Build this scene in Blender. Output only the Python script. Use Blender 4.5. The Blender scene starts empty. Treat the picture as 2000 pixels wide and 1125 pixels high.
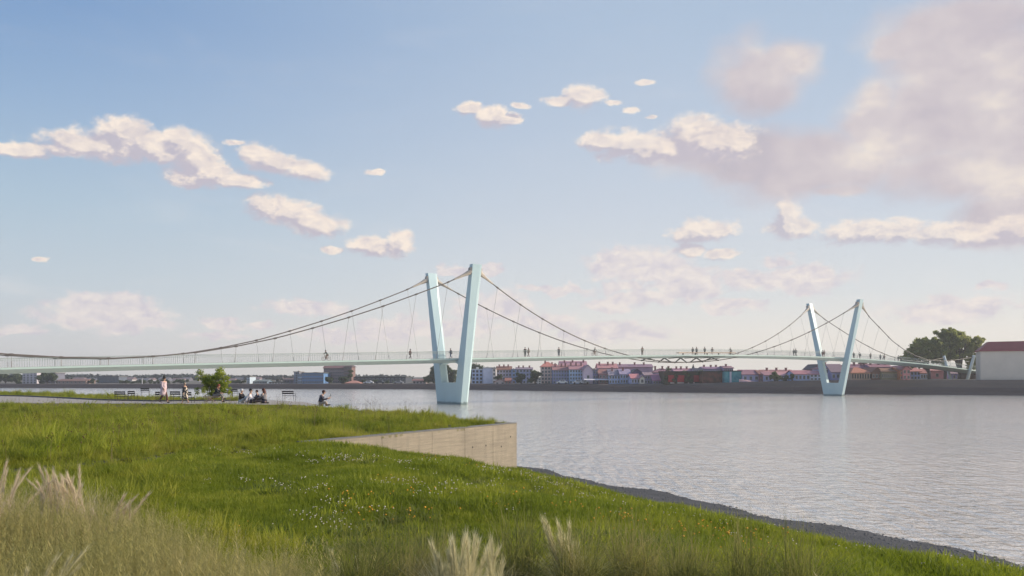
import bpy, math, random
import numpy as np
from mathutils import Vector, Matrix
R = math.radians
S = bpy.context.scene
COL = S.collection
random.seed(7)
rng = np.random.default_rng(11)

# ------------------------------------------------------------------ camera, sky, sun, exposure
F = 1650.0            # focal length in pixels of the 2000 px wide photograph
EYE = 5.2             # metres above the water
HOR = 736.0
cam_d = bpy.data.cameras.new("camera")
cam = bpy.data.objects.new("camera", cam_d); COL.objects.link(cam)
cam.location = (0, 0, EYE); cam.rotation_euler = (R(90), 0, 0)
cam_d.sensor_width = 36; cam_d.lens = 36 * F / 2000
cam_d.shift_y = (HOR - 562.5) / 2000
cam_d.clip_start = 0.2; cam_d.clip_end = 30000
S.camera = cam
SUN_AZ, SUN_EL = R(82), R(25)      # azimuth clockwise from the view direction
sun_d = bpy.data.lights.new("sun", 'SUN'); sun_d.energy = 5.0; sun_d.angle = R(0.5); sun_d.color = (1, .86, .68)
sun = bpy.data.objects.new("sun", sun_d); COL.objects.link(sun)
SUNV = Vector((math.sin(SUN_AZ) * math.cos(SUN_EL), math.cos(SUN_AZ) * math.cos(SUN_EL), math.sin(SUN_EL)))
sun.rotation_euler = SUNV.to_track_quat('Z', 'Y').to_euler()
S.view_settings.view_transform = 'Standard'; S.view_settings.look = 'None'
S.view_settings.exposure = .12; S.view_settings.gamma = 1; S.view_settings.use_curve_mapping = False
S.render.engine = 'CYCLES'
S.cycles.use_denoising = True; S.cycles.use_adaptive_sampling = True; S.cycles.adaptive_threshold = .015; S.cycles.adaptive_min_samples = 8
S.cycles.max_bounces = 6; S.cycles.transparent_max_bounces = 6; S.cycles.diffuse_bounces = 2; S.cycles.glossy_bounces = 3

def srgb(r, g, b):
    return tuple(((c / 255) / 12.92 if c / 255 <= .04045 else ((c / 255 + .055) / 1.055) ** 2.4) for c in (r, g, b))

def px_dir(x, y):
    v = Vector((x - 1000, F, HOR - y)); v.normalize()
    return math.atan2(v.x, v.y), math.asin(v.z)

class NT:
    def __init__(s, tree): s.t = tree
    def n(s, typ, **kw):
        nd = s.t.nodes.new(typ)
        for k, v in kw.items(): setattr(nd, k, v)
        return nd
    def link(s, a, b): s.t.links.new(a, b)
    def put(s, sock, v):
        if isinstance(v, bpy.types.NodeSocket): s.t.links.new(v, sock)
        elif v is not None: sock.default_value = v
    def math(s, op, a, b=None, c=None, clamp=False):
        nd = s.n('ShaderNodeMath', operation=op); nd.use_clamp = clamp
        s.put(nd.inputs[0], a)
        if b is not None: s.put(nd.inputs[1], b)
        if c is not None: s.put(nd.inputs[2], c)
        return nd.outputs[0]
    def vmath(s, op, a, b=None, c=None):
        nd = s.n('ShaderNodeVectorMath', operation=op)
        s.put(nd.inputs[0], a)
        if b is not None: s.put(nd.inputs[1], b)
        if c is not None: s.put(nd.inputs[2], c)
        return nd.outputs['Value'] if op in ('LENGTH', 'DOT_PRODUCT', 'DISTANCE') else nd.outputs['Vector']
    def mix(s, f, a, b, blend='MIX'):
        nd = s.n('ShaderNodeMix', data_type='RGBA', blend_type=blend)
        s.put(nd.inputs[0], f)
        for sock, v in ((nd.inputs[6], a), (nd.inputs[7], b)):
            if isinstance(v, tuple) and len(v) == 3: v = (*v, 1)
            s.put(sock, v)
        return nd.outputs[2]
    def noise(s, vec, scale, detail=4, rough=.55, w=None, dist=0):
        nd = s.n('ShaderNodeTexNoise'); s.put(nd.inputs['Vector'], vec)
        nd.inputs['Scale'].default_value = scale; nd.inputs['Detail'].default_value = detail
        nd.inputs['Roughness'].default_value = rough; nd.inputs['Distortion'].default_value = dist
        return nd
    def maprange(s, v, a, b, c=0., d=1., smooth=False):
        nd = s.n('ShaderNodeMapRange'); nd.interpolation_type = 'SMOOTHSTEP' if smooth else 'LINEAR'
        s.put(nd.inputs[0], v)
        for i, x in enumerate((a, b, c, d)): nd.inputs[i + 1].default_value = x
        return nd.outputs[0]
    def ramp(s, f, stops):
        nd = s.n('ShaderNodeValToRGB'); e = nd.color_ramp.elements
        while len(e) < len(stops): e.new(.5)
        for i, (p, c) in enumerate(stops): e[i].position = p; e[i].color = (*c, 1)
        s.put(nd.inputs[0], f); return nd.outputs[0]

# clouds: (x, y, rx, ry) where they stand in the sky of the photograph, turned into directions
CUM = [(40,292,62,14),(130,292,50,13),(175,285,90,24),(245,262,52,33),(215,285,100,28),(300,285,75,30),(350,272,32,24),(372,290,45,26),(385,308,40,20),
 (400,335,60,26),(375,345,50,20),(460,352,58,13),(505,305,38,20),(550,320,55,18),(600,335,42,16),(460,277,21,6),
 (525,402,38,22),(560,415,60,22),(615,438,54,22),(735,336,14,5),(780,476,26,24),(725,480,40,18),(650,490,18,7),(80,507,15,5),
 (918,213,24,12),(962,228,30,20),(995,232,24,11),(1018,205,20,6),(1095,197,30,9),(1140,188,36,20),(1195,200,16,5),(1233,215,12,8),(1265,160,20,6),(1270,228,8,4),
 (1180,278,44,22),(1230,285,70,27),(1290,292,70,26),(1355,262,50,34),(1400,280,70,36),
 (1540,425,24,34),(1545,445,44,20),(1690,452,84,21),(1760,450,50,22),(1840,458,60,22),(1920,462,90,20),(1380,450,50,20),(1350,458,38,17),(1410,498,32,10),(1350,488,26,10),(1980,452,60,30)]
LOW = [(1215,515,52,26),(1280,520,60,26),(1340,552,66,26),(1200,590,50,14),(1450,545,42,20),(1560,545,72,26),(1520,505,26,9),(1080,565,60,8),(1300,580,60,12),
 (1420,598,50,10),(1850,605,110,18),(1930,560,22,7),(205,612,95,25),(240,602,60,22),(175,600,55,22),(265,632,60,14),(30,650,40,9),(440,635,32,10),(425,658,48,5),(510,633,22,7),
 (885,528,24,9),(960,528,22,10),(960,600,60,22),(830,640,110,16),(1060,625,50,14),(700,655,90,12),(1190,650,90,14),(1220,560,36,10),(600,600,70,12)]
SOFT = [(1470,140,66,64),(1520,110,60,40),(1500,330,120,34),(1650,330,150,52),(1780,260,130,80),(1700,230,60,60),(1900,120,150,110),(1960,300,130,110),(1830,340,120,50),(1960,410,90,60),(1900,40,160,60),(1780,90,60,40),(1640,385,60,14),(2120,200,190,240),(2200,420,160,90),(1850,230,150,110),(1980,200,130,130),(1600,290,100,40),(1450,300,130,44),(1560,345,130,46),(1380,285,90,34)]
LEN = [(1350,262,50,30),(1790,110,70,60)]

w = bpy.data.worlds.new("World"); S.world = w; w.use_nodes = True
w.node_tree.nodes.clear()
W = NT(w.node_tree)

def field_group(name, items, warp_amp, warp_scale, edge_amp, edge_scale, bias):
    g = bpy.data.node_groups.new(name, 'ShaderNodeTree')
    g.interface.new_socket('P', in_out='INPUT', socket_type='NodeSocketVector')
    g.interface.new_socket('D', in_out='OUTPUT', socket_type='NodeSocketFloat')
    N = NT(g); gi = N.n('NodeGroupInput'); go = N.n('NodeGroupOutput')
    p = gi.outputs[0]
    nz = N.noise(N.vmath('MULTIPLY', p, (1, 1.5, 1)), warp_scale, 3, .6)
    off = N.vmath('MULTIPLY', N.vmath('SUBTRACT', nz.outputs['Color'], (.5, .5, .5)), (warp_amp, warp_amp * .7, 0))
    q = N.vmath('ADD', p, off)
    cur = None
    for (x, y, rx, ry) in items:
        a, e = px_dir(x, y); a2, _ = px_dir(x + rx, y); _, e2 = px_dir(x, y - ry)
        ra, re = abs(a2 - a), abs(e2 - e)
        v = N.vmath('MULTIPLY_ADD', q, (1 / ra, 1 / re, 0), (-a / ra, -e / re, 0))
        L = N.vmath('LENGTH', v)
        cur = L if cur is None else N.math('MINIMUM', cur, L)
    f = N.math('SUBTRACT', 1.0 + bias, cur)
    e1 = N.noise(N.vmath('MULTIPLY', p, (1, 1.35, 1)), edge_scale, 5, .62)
    f2 = N.math('MULTIPLY_ADD', N.math('SUBTRACT', e1.outputs['Fac'], .5), edge_amp, f)
    N.link(f2, go.inputs[0])
    return g

tc = W.n('ShaderNodeTexCoord'); dirv = tc.outputs['Generated']
sx = W.n('ShaderNodeSeparateXYZ'); W.link(dirv, sx.inputs[0])
az = W.math('ARCTAN2', sx.outputs[0], sx.outputs[1]); el = W.math('ARCSINE', sx.outputs[2])
cx = W.n('ShaderNodeCombineXYZ'); W.link(az, cx.inputs[0]); W.link(el, cx.inputs[1])
P = cx.outputs[0]
sky = W.n('ShaderNodeTexSky', sky_type='NISHITA'); sky.sun_disc = False
sky.sun_elevation = SUN_EL; sky.sun_rotation = SUN_AZ; sky.air_density = 1.0; sky.dust_density = 1.5
elpos = W.math('MULTIPLY', el, 2 / math.pi)     # 0 horizon .. 1 zenith
def K(*c): return tuple(10 * x for x in srgb(*c))
rl = W.ramp(elpos, [(0, srgb(207,205,204)), (.02, srgb(204,205,207)), (.06, srgb(191,202,211)), (.115, srgb(172,193,210)), (.18, srgb(146,174,206)), (.24, srgb(118,153,197)), (1, srgb(62,100,155))])
rr = W.ramp(elpos, [(0, srgb(236,229,217)), (.03, srgb(231,226,219)), (.06, srgb(215,218,220)), (.12, srgb(200,208,219)), (.18, srgb(186,199,216)), (.25, srgb(173,191,213)), (1, srgb(90,124,172))])
toward = W.vmath('DOT_PRODUCT', dirv, (math.sin(SUN_AZ), math.cos(SUN_AZ), 0))
tf = W.maprange(toward, -.52, .32, 0, 1, True)
grad = W.mix(tf, rl, rr)
grad10 = W.vmath('SCALE', grad); grad10.node.inputs['Scale'].default_value = 9.9
base = W.mix(.05, grad10, sky.outputs[0])
# thin streaky cirrus
ci = W.noise(W.vmath('MULTIPLY', P, (2.2, 9, 1)), 2.0, 6, .62, dist=.6)
cif = W.math('MULTIPLY', W.maprange(ci.outputs['Fac'], .5, .8, 0, .38, True), W.maprange(el, .02, .22, 1, .25))
base = W.mix(cif, base, K(232,226,224))
gC = field_group('cumulus_field', CUM, .018, 30, 1.7, 55, .34)
gL = field_group('low_cumulus_field', LOW, .045, 26, 1.9, 50, .62)
gS = field_group('soft_cloud_field', SOFT, .08, 8, .95, 12, .34)
def ev(g, p):
    nd = W.n('ShaderNodeGroup'); nd.node_tree = g; W.put(nd.inputs[0], p); return nd.outputs[0]
up = W.vmath('ADD', P, (.012, .020, 0))
# soft bank of cloud towards the sun
dS = ev(gS, P)
det = W.noise(W.vmath('MULTIPLY', P, (1, 1.5, 1)), 9, 6, .6)
sS = W.ramp(W.math('ADD', W.math('MULTIPLY_ADD', det.outputs['Fac'], 1.15, -.19), W.maprange(toward, 0, .55, 0, .16)), [(.25, K(184,178,188)), (.44, K(197,188,194)), (.58, K(208,199,201)), (.74, K(232,221,211))])
S1 = W.mix(W.maprange(dS, -.3, .75, 0, .95, True), base, sS)
# cumulus
dC0 = ev(gC, P); dC1 = ev(gC, W.vmath('ADD', P, (.008, .011, 0)))
aC = W.math('MULTIPLY', W.maprange(dC0, -.12, .62, 0, 1, True), W.maprange(toward, .1, .45, .96, .80))
lC = W.maprange(W.math('SUBTRACT', dC0, dC1), -.42, .46, 0, 1, True)
dL = ev(gL, P)
aL = W.math('MULTIPLY', W.maprange(dL, -.1, .75, 0, 1, True), .84)
bil = W.noise(W.vmath('MULTIPLY', P, (1, 1.6, 1)), 42, 5, .62, dist=.4)
lC = W.math('ADD', W.math('SUBTRACT', lC, W.maprange(dC0, .3, 1.1, 0, .22)), W.math('MULTIPLY', W.math('SUBTRACT', bil.outputs['Fac'], .53), 2.4), clamp=True)
S2 = W.mix(aL, S1, W.mix(W.maprange(bil.outputs['Fac'], .35, .62), K(206,199,207), K(233,223,217)))
S3 = W.mix(aC, S2, W.mix(lC, K(190,184,195), K(243,229,216)))
# below the horizon: the same haze colour, seen by nothing but the lower hemisphere
fin = S3
bg = W.n('ShaderNodeBackground'); W.link(fin, bg.inputs[0]); bg.inputs[1].default_value = .1
wo = W.n('ShaderNodeOutputWorld'); W.link(bg.outputs[0], wo.inputs[0])

# ------------------------------------------------------------------ materials
MATS = {}
def mat(name, col, rough=.7, var=.0, scale=3, metal=0, bump=0, bscale=20, col2=None, spec=.3, det=5, stretch=(1, 1, 1)):
    if name in MATS: return MATS[name]
    m = bpy.data.materials.new(name); m.use_nodes = True; m.node_tree.nodes.clear(); N = NT(m.node_tree)
    b = N.n('ShaderNodeBsdfPrincipled'); o = N.n('ShaderNodeOutputMaterial'); N.link(b.outputs[0], o.inputs[0])
    b.inputs['Roughness'].default_value = rough; b.inputs['Metallic'].default_value = metal
    b.inputs['Specular IOR Level'].default_value = spec
    ge = N.n('ShaderNodeNewGeometry'); pos = N.vmath('MULTIPLY', ge.outputs['Position'], stretch)
    c2 = col2 or tuple(max(0, x * (1 - var)) for x in col)
    c1 = col if col2 else tuple(min(1, x * (1 + var)) for x in col)
    nz = N.noise(pos, scale, det, .6)
    N.link(N.mix(N.maprange(nz.outputs['Fac'], .3, .7), c1, c2), b.inputs['Base Color'])
    if bump:
        bn = N.noise(pos, bscale, 4, .6); bp = N.n('ShaderNodeBump'); bp.inputs['Strength'].default_value = bump
        bp.inputs['Distance'].default_value = .05
        N.link(bn.outputs['Fac'], bp.inputs['Height']); N.link(bp.outputs[0], b.inputs['Normal'])
    MATS[name] = m; return m

def leafmat(name, cols, trans=.35, pscale=.25, rough=.6):
    """foliage: colour varies per tuft and in patches over the ground, part of the light passes through"""
    m = bpy.data.materials.new(name); m.use_nodes = True; m.node_tree.nodes.clear(); N = NT(m.node_tree)
    o = N.n('ShaderNodeOutputMaterial'); oi = N.n('ShaderNodeObjectInfo'); ge = N.n('ShaderNodeNewGeometry')
    nz = N.noise(ge.outputs['Position'], pscale, 4, .65)
    rnd = N.noise(ge.outputs['Position'], 14, 1, .5)
    f = N.math('ADD', N.math('MULTIPLY', N.maprange(nz.outputs['Fac'], .28, .72), .62), N.math('MULTIPLY', oi.outputs['Random'], .26))
    f = N.math('ADD', f, N.math('MULTIPLY', rnd.outputs['Fac'], .24))
    f = N.math('SUBTRACT', f, .06)
    st = [(i / (len(cols) - 1), c) for i, c in enumerate(cols)]
    c = N.ramp(f, st)
    d = N.n('ShaderNodeBsdfPrincipled'); N.link(c, d.inputs['Base Color']); d.inputs['Roughness'].default_value = rough
    d.inputs['Specular IOR Level'].default_value = .25
    t = N.n('ShaderNodeBsdfTranslucent'); N.link(c, t.inputs[0])
    mx = N.n('ShaderNodeMixShader'); mx.inputs[0].default_value = trans
    N.link(d.outputs[0], mx.inputs[1]); N.link(t.outputs[0], mx.inputs[2]); N.link(mx.outputs[0], o.inputs[0])
    return m

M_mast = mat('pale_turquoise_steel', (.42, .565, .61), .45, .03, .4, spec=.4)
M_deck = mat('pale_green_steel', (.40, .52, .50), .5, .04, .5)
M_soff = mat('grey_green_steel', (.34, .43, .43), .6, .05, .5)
M_pave = mat('deck_surface', (.36, .36, .33), .85, .06, 1)
M_cable = mat('brown_grey_cable', (.13, .115, .105), .5, .1, 2)
M_sock = mat('cast_beige_steel', (.40, .36, .31), .55, .35, 3, bump=.4, bscale=6)
M_rail = mat('rail_steel', (.34, .40, .38), .5, .05, 1)
M_strut = mat('dark_strut_steel', (.07, .08, .08), .5, .1, 1)
M_wood = mat('oiled_timber', (.42, .30, .20), .6, .2, 3, stretch=(1, 1, 1))
M_black = mat('black_paint', (.015, .015, .018), .5)
M_iron = mat('dark_iron', (.05, .05, .05), .5)

# ------------------------------------------------------------------ helpers
def link(o, parent=None):
    COL.objects.link(o)
    if parent is not None: o.parent = parent
    return o
def mesh(name, verts, faces, m, parent=None, smooth=False, loc=None):
    me = bpy.data.meshes.new(name)
    me.from_pydata([tuple(v) for v in verts], [], [tuple(f) for f in faces])
    mm = m if isinstance(m, (list, tuple)) else [m]
    for x in mm: me.materials.append(x)
    if smooth: me.polygons.foreach_set('use_smooth', [True] * len(me.polygons))
    me.update()
    o = bpy.data.objects.new(name, me)
    if loc is not None: o.location = loc
    return link(o, parent)
def fastmesh(name, V, tri, m, idx=None):
    """V (n,3), tri (k,3) arrays"""
    me = bpy.data.meshes.new(name); V = np.asarray(V, np.float32); tri = np.asarray(tri, np.int32)
    me.vertices.add(len(V)); me.vertices.foreach_set('co', V.ravel())
    me.loops.add(tri.size); me.loops.foreach_set('vertex_index', tri.ravel())
    me.polygons.add(len(tri)); me.polygons.foreach_set('loop_start', np.arange(0, tri.size, 3, dtype=np.int32))
    for x in (m if isinstance(m, (list, tuple)) else [m]): me.materials.append(x)
    if idx is not None: me.polygons.foreach_set('material_index', np.asarray(idx, np.int32))
    me.update(calc_edges=True); me.validate()
    return me
def empty(name, loc=(0, 0, 0), rz=0):
    o = bpy.data.objects.new(name, None); o.empty_display_size = .3
    o.location = loc; o.rotation_euler = (0, 0, rz); return link(o)
def tag(o, label=None, cat=None, group=None, kind=None):
    if label: o['label'] = label
    if cat: o['category'] = cat
    if group: o['group'] = group
    if kind: o['kind'] = kind
    return o
class MB:
    def __init__(s): s.v = []; s.f = []; s.mi = []
    def add(s, v, f, mi=0):
        n = len(s.v); s.v += [tuple(x) for x in v]; s.f += [tuple(i + n for i in q) for q in f]; s.mi += [mi] * len(f); return s
    def box(s, x0, x1, y0, y1, z0, z1, mi=0):
        v = [(x, y, z) for z in (z0, z1) for y in (y0, y1) for x in (x0, x1)]
        return s.add(v, [(0, 2, 3, 1), (4, 5, 7, 6), (0, 1, 5, 4), (2, 6, 7, 3), (0, 4, 6, 2), (1, 3, 7, 5)], mi)
    def tube(s, pts, r, n=6, mi=0, cap=True):
        pts = [Vector(p) for p in pts]; rr = r if isinstance(r, (list, tuple)) else [r] * len(pts)
        vs = []; fs = []
        for i, p in enumerate(pts):
            t = (pts[min(i + 1, len(pts) - 1)] - pts[max(i - 1, 0)]).normalized()
            ref = Vector((0, 0, 1)) if abs(t.z) < .95 else Vector((1, 0, 0))
            a = t.cross(ref).normalized(); b = t.cross(a)
            for k in range(n):
                th = 2 * math.pi * k / n; vs.append(p + a * math.cos(th) * rr[i] + b * math.sin(th) * rr[i])
        for i in range(len(pts) - 1):
            for k in range(n):
                k2 = (k + 1) % n; fs.append((i * n + k, i * n + k2, (i + 1) * n + k2, (i + 1) * n + k))
        if cap: fs.append(tuple(range(n))[::-1]); fs.append(tuple(range((len(pts) - 1) * n, len(pts) * n)))
        return s.add(vs, fs, mi)
    def loft(s, rings, mi=0, cap=True):
        n = len(rings[0]); vs = [v for r in rings for v in r]; fs = []
        for i in range(len(rings) - 1):
            for k in range(n):
                k2 = (k + 1) % n; fs.append((i * n + k, i * n + k2, (i + 1) * n + k2, (i + 1) * n + k))
        if cap: fs.append(tuple(range(n))[::-1]); fs.append(tuple(range((len(rings) - 1) * n, len(rings) * n)))
        return s.add(vs, fs, mi)
    def ball(s, c, rx, ry, rz, nu=10, nv=7, mi=0):
        rings = []
        for j in range(1, nv):
            ph = math.pi * j / nv
            rings.append([(c[0] + rx * math.sin(ph) * math.cos(2 * math.pi * i / nu), c[1] + ry * math.sin(ph) * math.sin(2 * math.pi * i / nu), c[2] - rz * math.cos(ph)) for i in range(nu)])
        return s.loft(rings, mi)
    def build(s, name, m, parent=None, smooth=False, loc=None):
        o = mesh(name, s.v, s.f, m, parent, smooth, loc)
        if any(s.mi): o.data.polygons.foreach_set('material_index', s.mi)
        return o
def wp(x, y, d):
    return Vector(((x - 1000) / F * d, d, EYE - (y - HOR) / F * d))
def gp(x, d, z=0):
    return Vector(((x - 1000) / F * d, d, z))

# ------------------------------------------------------------------ water
WT = bpy.data.materials.new('river_water'); WT.use_nodes = True; WT.node_tree.nodes.clear(); N = NT(WT.node_tree)
b = N.n('ShaderNodeBsdfPrincipled'); o = N.n('ShaderNodeOutputMaterial'); N.link(b.outputs[0], o.inputs[0])
b.inputs['Base Color'].default_value = (.98, .88, .76, 1); b.inputs['Metallic'].default_value = .68; b.inputs['Roughness'].default_value = .12; b.inputs['IOR'].default_value = 1.45
b.inputs['Specular IOR Level'].default_value = .7
ge = N.n('ShaderNodeNewGeometry'); p = ge.outputs['Position']
n1 = N.noise(N.vmath('MULTIPLY', p, (.7, 1.0, 1)), 1.7, 4, .58, dist=.3)
n2 = N.noise(N.vmath('MULTIPLY', p, (.5, 1.0, 1)), .42, 4, .6)
n3 = N.noise(N.vmath('MULTIPLY', p, (.8, 1.0, 1)), .035, 3, .5)
n4 = N.noise(N.vmath('MULTIPLY', p, (1.7, .42, 1)), .85, 3, .55)
h = N.math('ADD', N.math('MULTIPLY', n1.outputs['Fac'], .30), N.math('MULTIPLY', n2.outputs['Fac'], .16))
h = N.math('ADD', h, N.math('MULTIPLY', n4.outputs['Fac'], .42))
bp = N.n('ShaderNodeBump'); bp.inputs['Distance'].default_value = 1.0
N.link(N.maprange(n3.outputs['Fac'], .3, .7, .40, 1.0), bp.inputs['Strength'])
N.link(h, bp.inputs['Height']); N.link(bp.outputs[0], b.inputs['Normal'])
tag(mesh('water', [(-4000, -400, 0), (4000, -400, 0), (4000, 5000, 0), (-4000, 5000, 0)], [(0, 1, 2, 3)], WT), 'grey lilac river with small wind ripples', kind='structure')

# ------------------------------------------------------------------ near shore terrain
SH0 = np.array([.5, 48.]); SHN = np.array([-.88, -.475])
def shore_dist(X, Y):
    d = (X - SH0[0]) * SHN[0] + (Y - SH0[1]) * SHN[1] + .6
    s = (X - SH0[0]) * .475 + (Y - SH0[1]) * -.88
    return d + .35 * np.sin(s * .55 + 1) + .22 * np.sin(s * 1.25)
def lawn_z(X, Y):
    X = np.asarray(X, float); Y = np.asarray(Y, float)
    d = shore_dist(X, Y)
    s = (X - SH0[0]) * .475 + (Y - SH0[1]) * -.88
    z = np.interp(d, [-20, 0, 4.8, 6.6, 8.6, 9.5, 11.6, 13.6, 15.3, 16.6, 18.1, 19.6, 23.6], [-4, 0, .28, .68, 1.24, 1.48, 2.02, 2.60, 2.98, 3.22, 3.37, 3.46, 3.50])
    z = z + .34 * np.exp(-((s - 14) / 5.5) ** 2) * np.exp(-((d - 9.5) / 3.5) ** 2)
    z = z + .035 * np.sin(X * 1.3 + Y * .7) * np.clip((d - 3) / 6, 0, 1) + .03 * np.sin(Y * 1.1 - X * .4) * np.clip((d - 3) / 6, 0, 1)
    return np.minimum(z, 3.5 - np.maximum(0, Y - 46) * .6)
TZ = 3.5
WA, WC = np.array([-6.4, 19.2]), np.array([.15, 30.])
TERR = [(-6.4, 19.2), (.15, 30.), (-1.9, 32.6), (-4.9, 38.5), (-7.6, 42), (-10, 46), (-13.2, 51), (-15.5, 56), (-19, 61), (-26, 67), (-35, 74), (-48, 86), (-66, 97), (-95, 112), (-160, 118), (-260, 118), (-260, -30), (-6.4, -30)]
def in_terr(X, Y):
    X = np.asarray(X); Y = np.asarray(Y); c = np.zeros(X.shape, bool); n = len(TERR)
    for i in range(n):
        x1, y1 = TERR[i]; x2, y2 = TERR[(i + 1) % n]
        cond = ((y1 > Y) != (y2 > Y)) & (X < (x2 - x1) * (Y - y1) / (y2 - y1 + 1e-12) + x1)
        c ^= cond
    return c
M_soil = mat('grassy_soil', (.030, .048, .012), .95, 0, .5, col2=(.050, .055, .020), bump=.6, bscale=9)
M_sand = mat('wet_dark_gravel', (.040, .043, .050), .85, 0, 1.2, col2=(.085, .085, .09), bump=1.0, bscale=14, stretch=(.6, 1, 1))
gx = np.arange(-8, 46, .5); gy = np.arange(-20, 60, .5)
GX, GY = np.meshgrid(gx, gy); GZ = lawn_z(GX, GY); D = shore_dist(GX, GY)
vid = np.arange(GX.size).reshape(GX.shape)
def sheet(name, cond, m):
    fs = []
    for j in range(len(gy) - 1):
        for i in range(len(gx) - 1):
            if cond[j, i]: fs.append((vid[j, i], vid[j, i + 1], vid[j + 1, i + 1], vid[j + 1, i]))
    used = sorted({k for f in fs for k in f}); mp = {k: n for n, k in enumerate(used)}
    xs, ys, zs = GX.ravel(), GY.ravel(), GZ.ravel()
    return mesh(name, [(xs[k], ys[k], zs[k]) for k in used], [tuple(mp[k] for k in f) for f in fs], m, smooth=True)
cc = D[:-1, :-1]
tag(sheet('lawn', cc > 4.9, M_soil), 'ground under the sloping lawn', kind='structure')
tag(sheet('shore', (cc <= 4.9) & (cc > -3.5), M_sand), 'dark gravel strip along the water', kind='structure')
# terrace slab
tv = [(x, y, TZ) for x, y in TERR] + [(x, y, -1.5) for x, y in TERR]; n = len(TERR)
tfc = [tuple(range(n))[::-1]] + [(i, (i + 1) % n, n + (i + 1) % n, n + i) for i in range(n)]
tag(mesh('terrace_ground', tv, tfc, mat('terrace_soil', (.045, .055, .020), .95, 0, .4, col2=(.075, .065, .035), bump=.6, bscale=8)), 'raised ground of the meadow terrace', kind='structure')
# plaza path
PN = [(-900, 53.5), (0, 53.5), (300, 52.5), (450, 51.5), (620, 49.5)]
PF = [(620, 51.5), (590, 56.5), (530, 60.5), (450, 58.5), (300, 57.5), (200, 60), (120, 66), (60, 71), (0, 74), (-900, 76)]
pp = [gp(x, d, TZ + .03) for x, d in PN] + [gp(x, d, TZ + .03) for x, d in PF]
M_path = mat('pale_paving', (.34, .31, .28), .9, .12, .8, bump=.2, bscale=10)
tag(mesh('path', [tuple(q) for q in pp], [tuple(range(len(pp)))], M_path), 'pale paved path across the terrace', kind='structure')
kb = MB()
for a, c in zip(PF[3:-1], PF[4:]):
    A, C = gp(a[0], a[1]), gp(c[0], c[1]); dd = (C - A).normalized(); nn = Vector((dd.y, -dd.x, 0)) * .09
    kb.loft([[A + nn + Vector((0, 0, TZ)), A - nn + Vector((0, 0, TZ)), A - nn + Vector((0, 0, TZ + .12)), A + nn + Vector((0, 0, TZ + .12))],
             [C + nn + Vector((0, 0, TZ)), C - nn + Vector((0, 0, TZ)), C - nn + Vector((0, 0, TZ + .12)), C + nn + Vector((0, 0, TZ + .12))]])
tag(kb.build('kerb', mat('kerb_stone', (.12, .12, .13), .9, .15, 2)), 'low dark kerb at the back of the path', kind='structure')

# ------------------------------------------------------------------ concrete retaining wall
def concrete():
    m = bpy.data.materials.new('board_marked_concrete'); m.use_nodes = True; m.node_tree.nodes.clear(); N = NT(m.node_tree)
    b = N.n('ShaderNodeBsdfPrincipled'); o = N.n('ShaderNodeOutputMaterial'); N.link(b.outputs[0], o.inputs[0]); b.inputs['Roughness'].default_value = .9
    ge = N.n('ShaderNodeNewGeometry'); p = ge.outputs['Position']
    g = N.noise(N.vmath('MULTIPLY', p, (.4, .4, 7)), 3, 6, .65); st = N.noise(p, .9, 5, .6); dr = N.noise(N.vmath('MULTIPLY', p, (2, 2, .25)), 2.2, 4, .6)
    c = N.mix(N.maprange(g.outputs['Fac'], .3, .7), (.33, .285, .225), (.225, .195, .155))
    c = N.mix(N.maprange(st.outputs['Fac'], .45, .75, 0, .5), c, (.17, .15, .125))
    c = N.mix(N.maprange(dr.outputs['Fac'], .5, .8, 0, .4), c, (.13, .12, .10))
    N.link(c, b.inputs['Base Color'])
    bp = N.n('ShaderNodeBump'); bp.inputs['Strength'].default_value = .35; bp.inputs['Distance'].default_value = .02
    N.link(g.outputs['Fac'], bp.inputs['Height']); N.link(bp.outputs[0], b.inputs['Normal'])
    return m
M_con = concrete(); M_cop = mat('coping_concrete', (.17, .165, .155), .9, .15, 3); M_hole = mat('dark_hole', (.05, .045, .04), .9)
wdir = Vector((*(WC - WA), 0)); WL = wdir.length; wdir.normalize(); wn = Vector((wdir.y, -wdir.x, 0))
wall = tag(empty('retaining_wall', (WA[0], WA[1], 0), math.atan2(wdir.y, wdir.x)), 'pale board-marked concrete retaining wall with a sharp corner beside the lawn', 'wall')
def wall_t(x):  # local distance along the wall at photograph column x
    k = (x - 1000) / F; return (k * WA[1] - WA[0]) / (wdir.x - k * wdir.y)
W0 = wall_t(596)
cuts = [W0, wall_t(745), wall_t(843), wall_t(907), wall_t(962), WL]
for a, c in zip(cuts[:-1], cuts[1:]):
    mb = MB(); g = .006
    mb.box(a + g, c - (g if c < WL else 0), -.02, .26, -.3, TZ + .045)
    mb.build('panel', M_con, wall)
jb = MB().box(W0 + .01, WL - .03, .012, .25, -.3, TZ + .03); jb.build('joint', M_hole, wall)
hb = MB()
for x, z in ((858, 2.7), (858, 2.0), (922, 2.9), (922, 1.9), (948, 2.9), (948, 1.9), (978, 2.8), (978, 1.7), (996, 3.1), (996, 1.7)):
    t = wall_t(x)
    hb.add([(t + .035 * math.cos(q * math.pi / 4), -.024, z + .035 * math.sin(q * math.pi / 4)) for q in range(8)], [tuple(range(8))])
hb.build('tie_hole', M_hole, wall)
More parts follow.
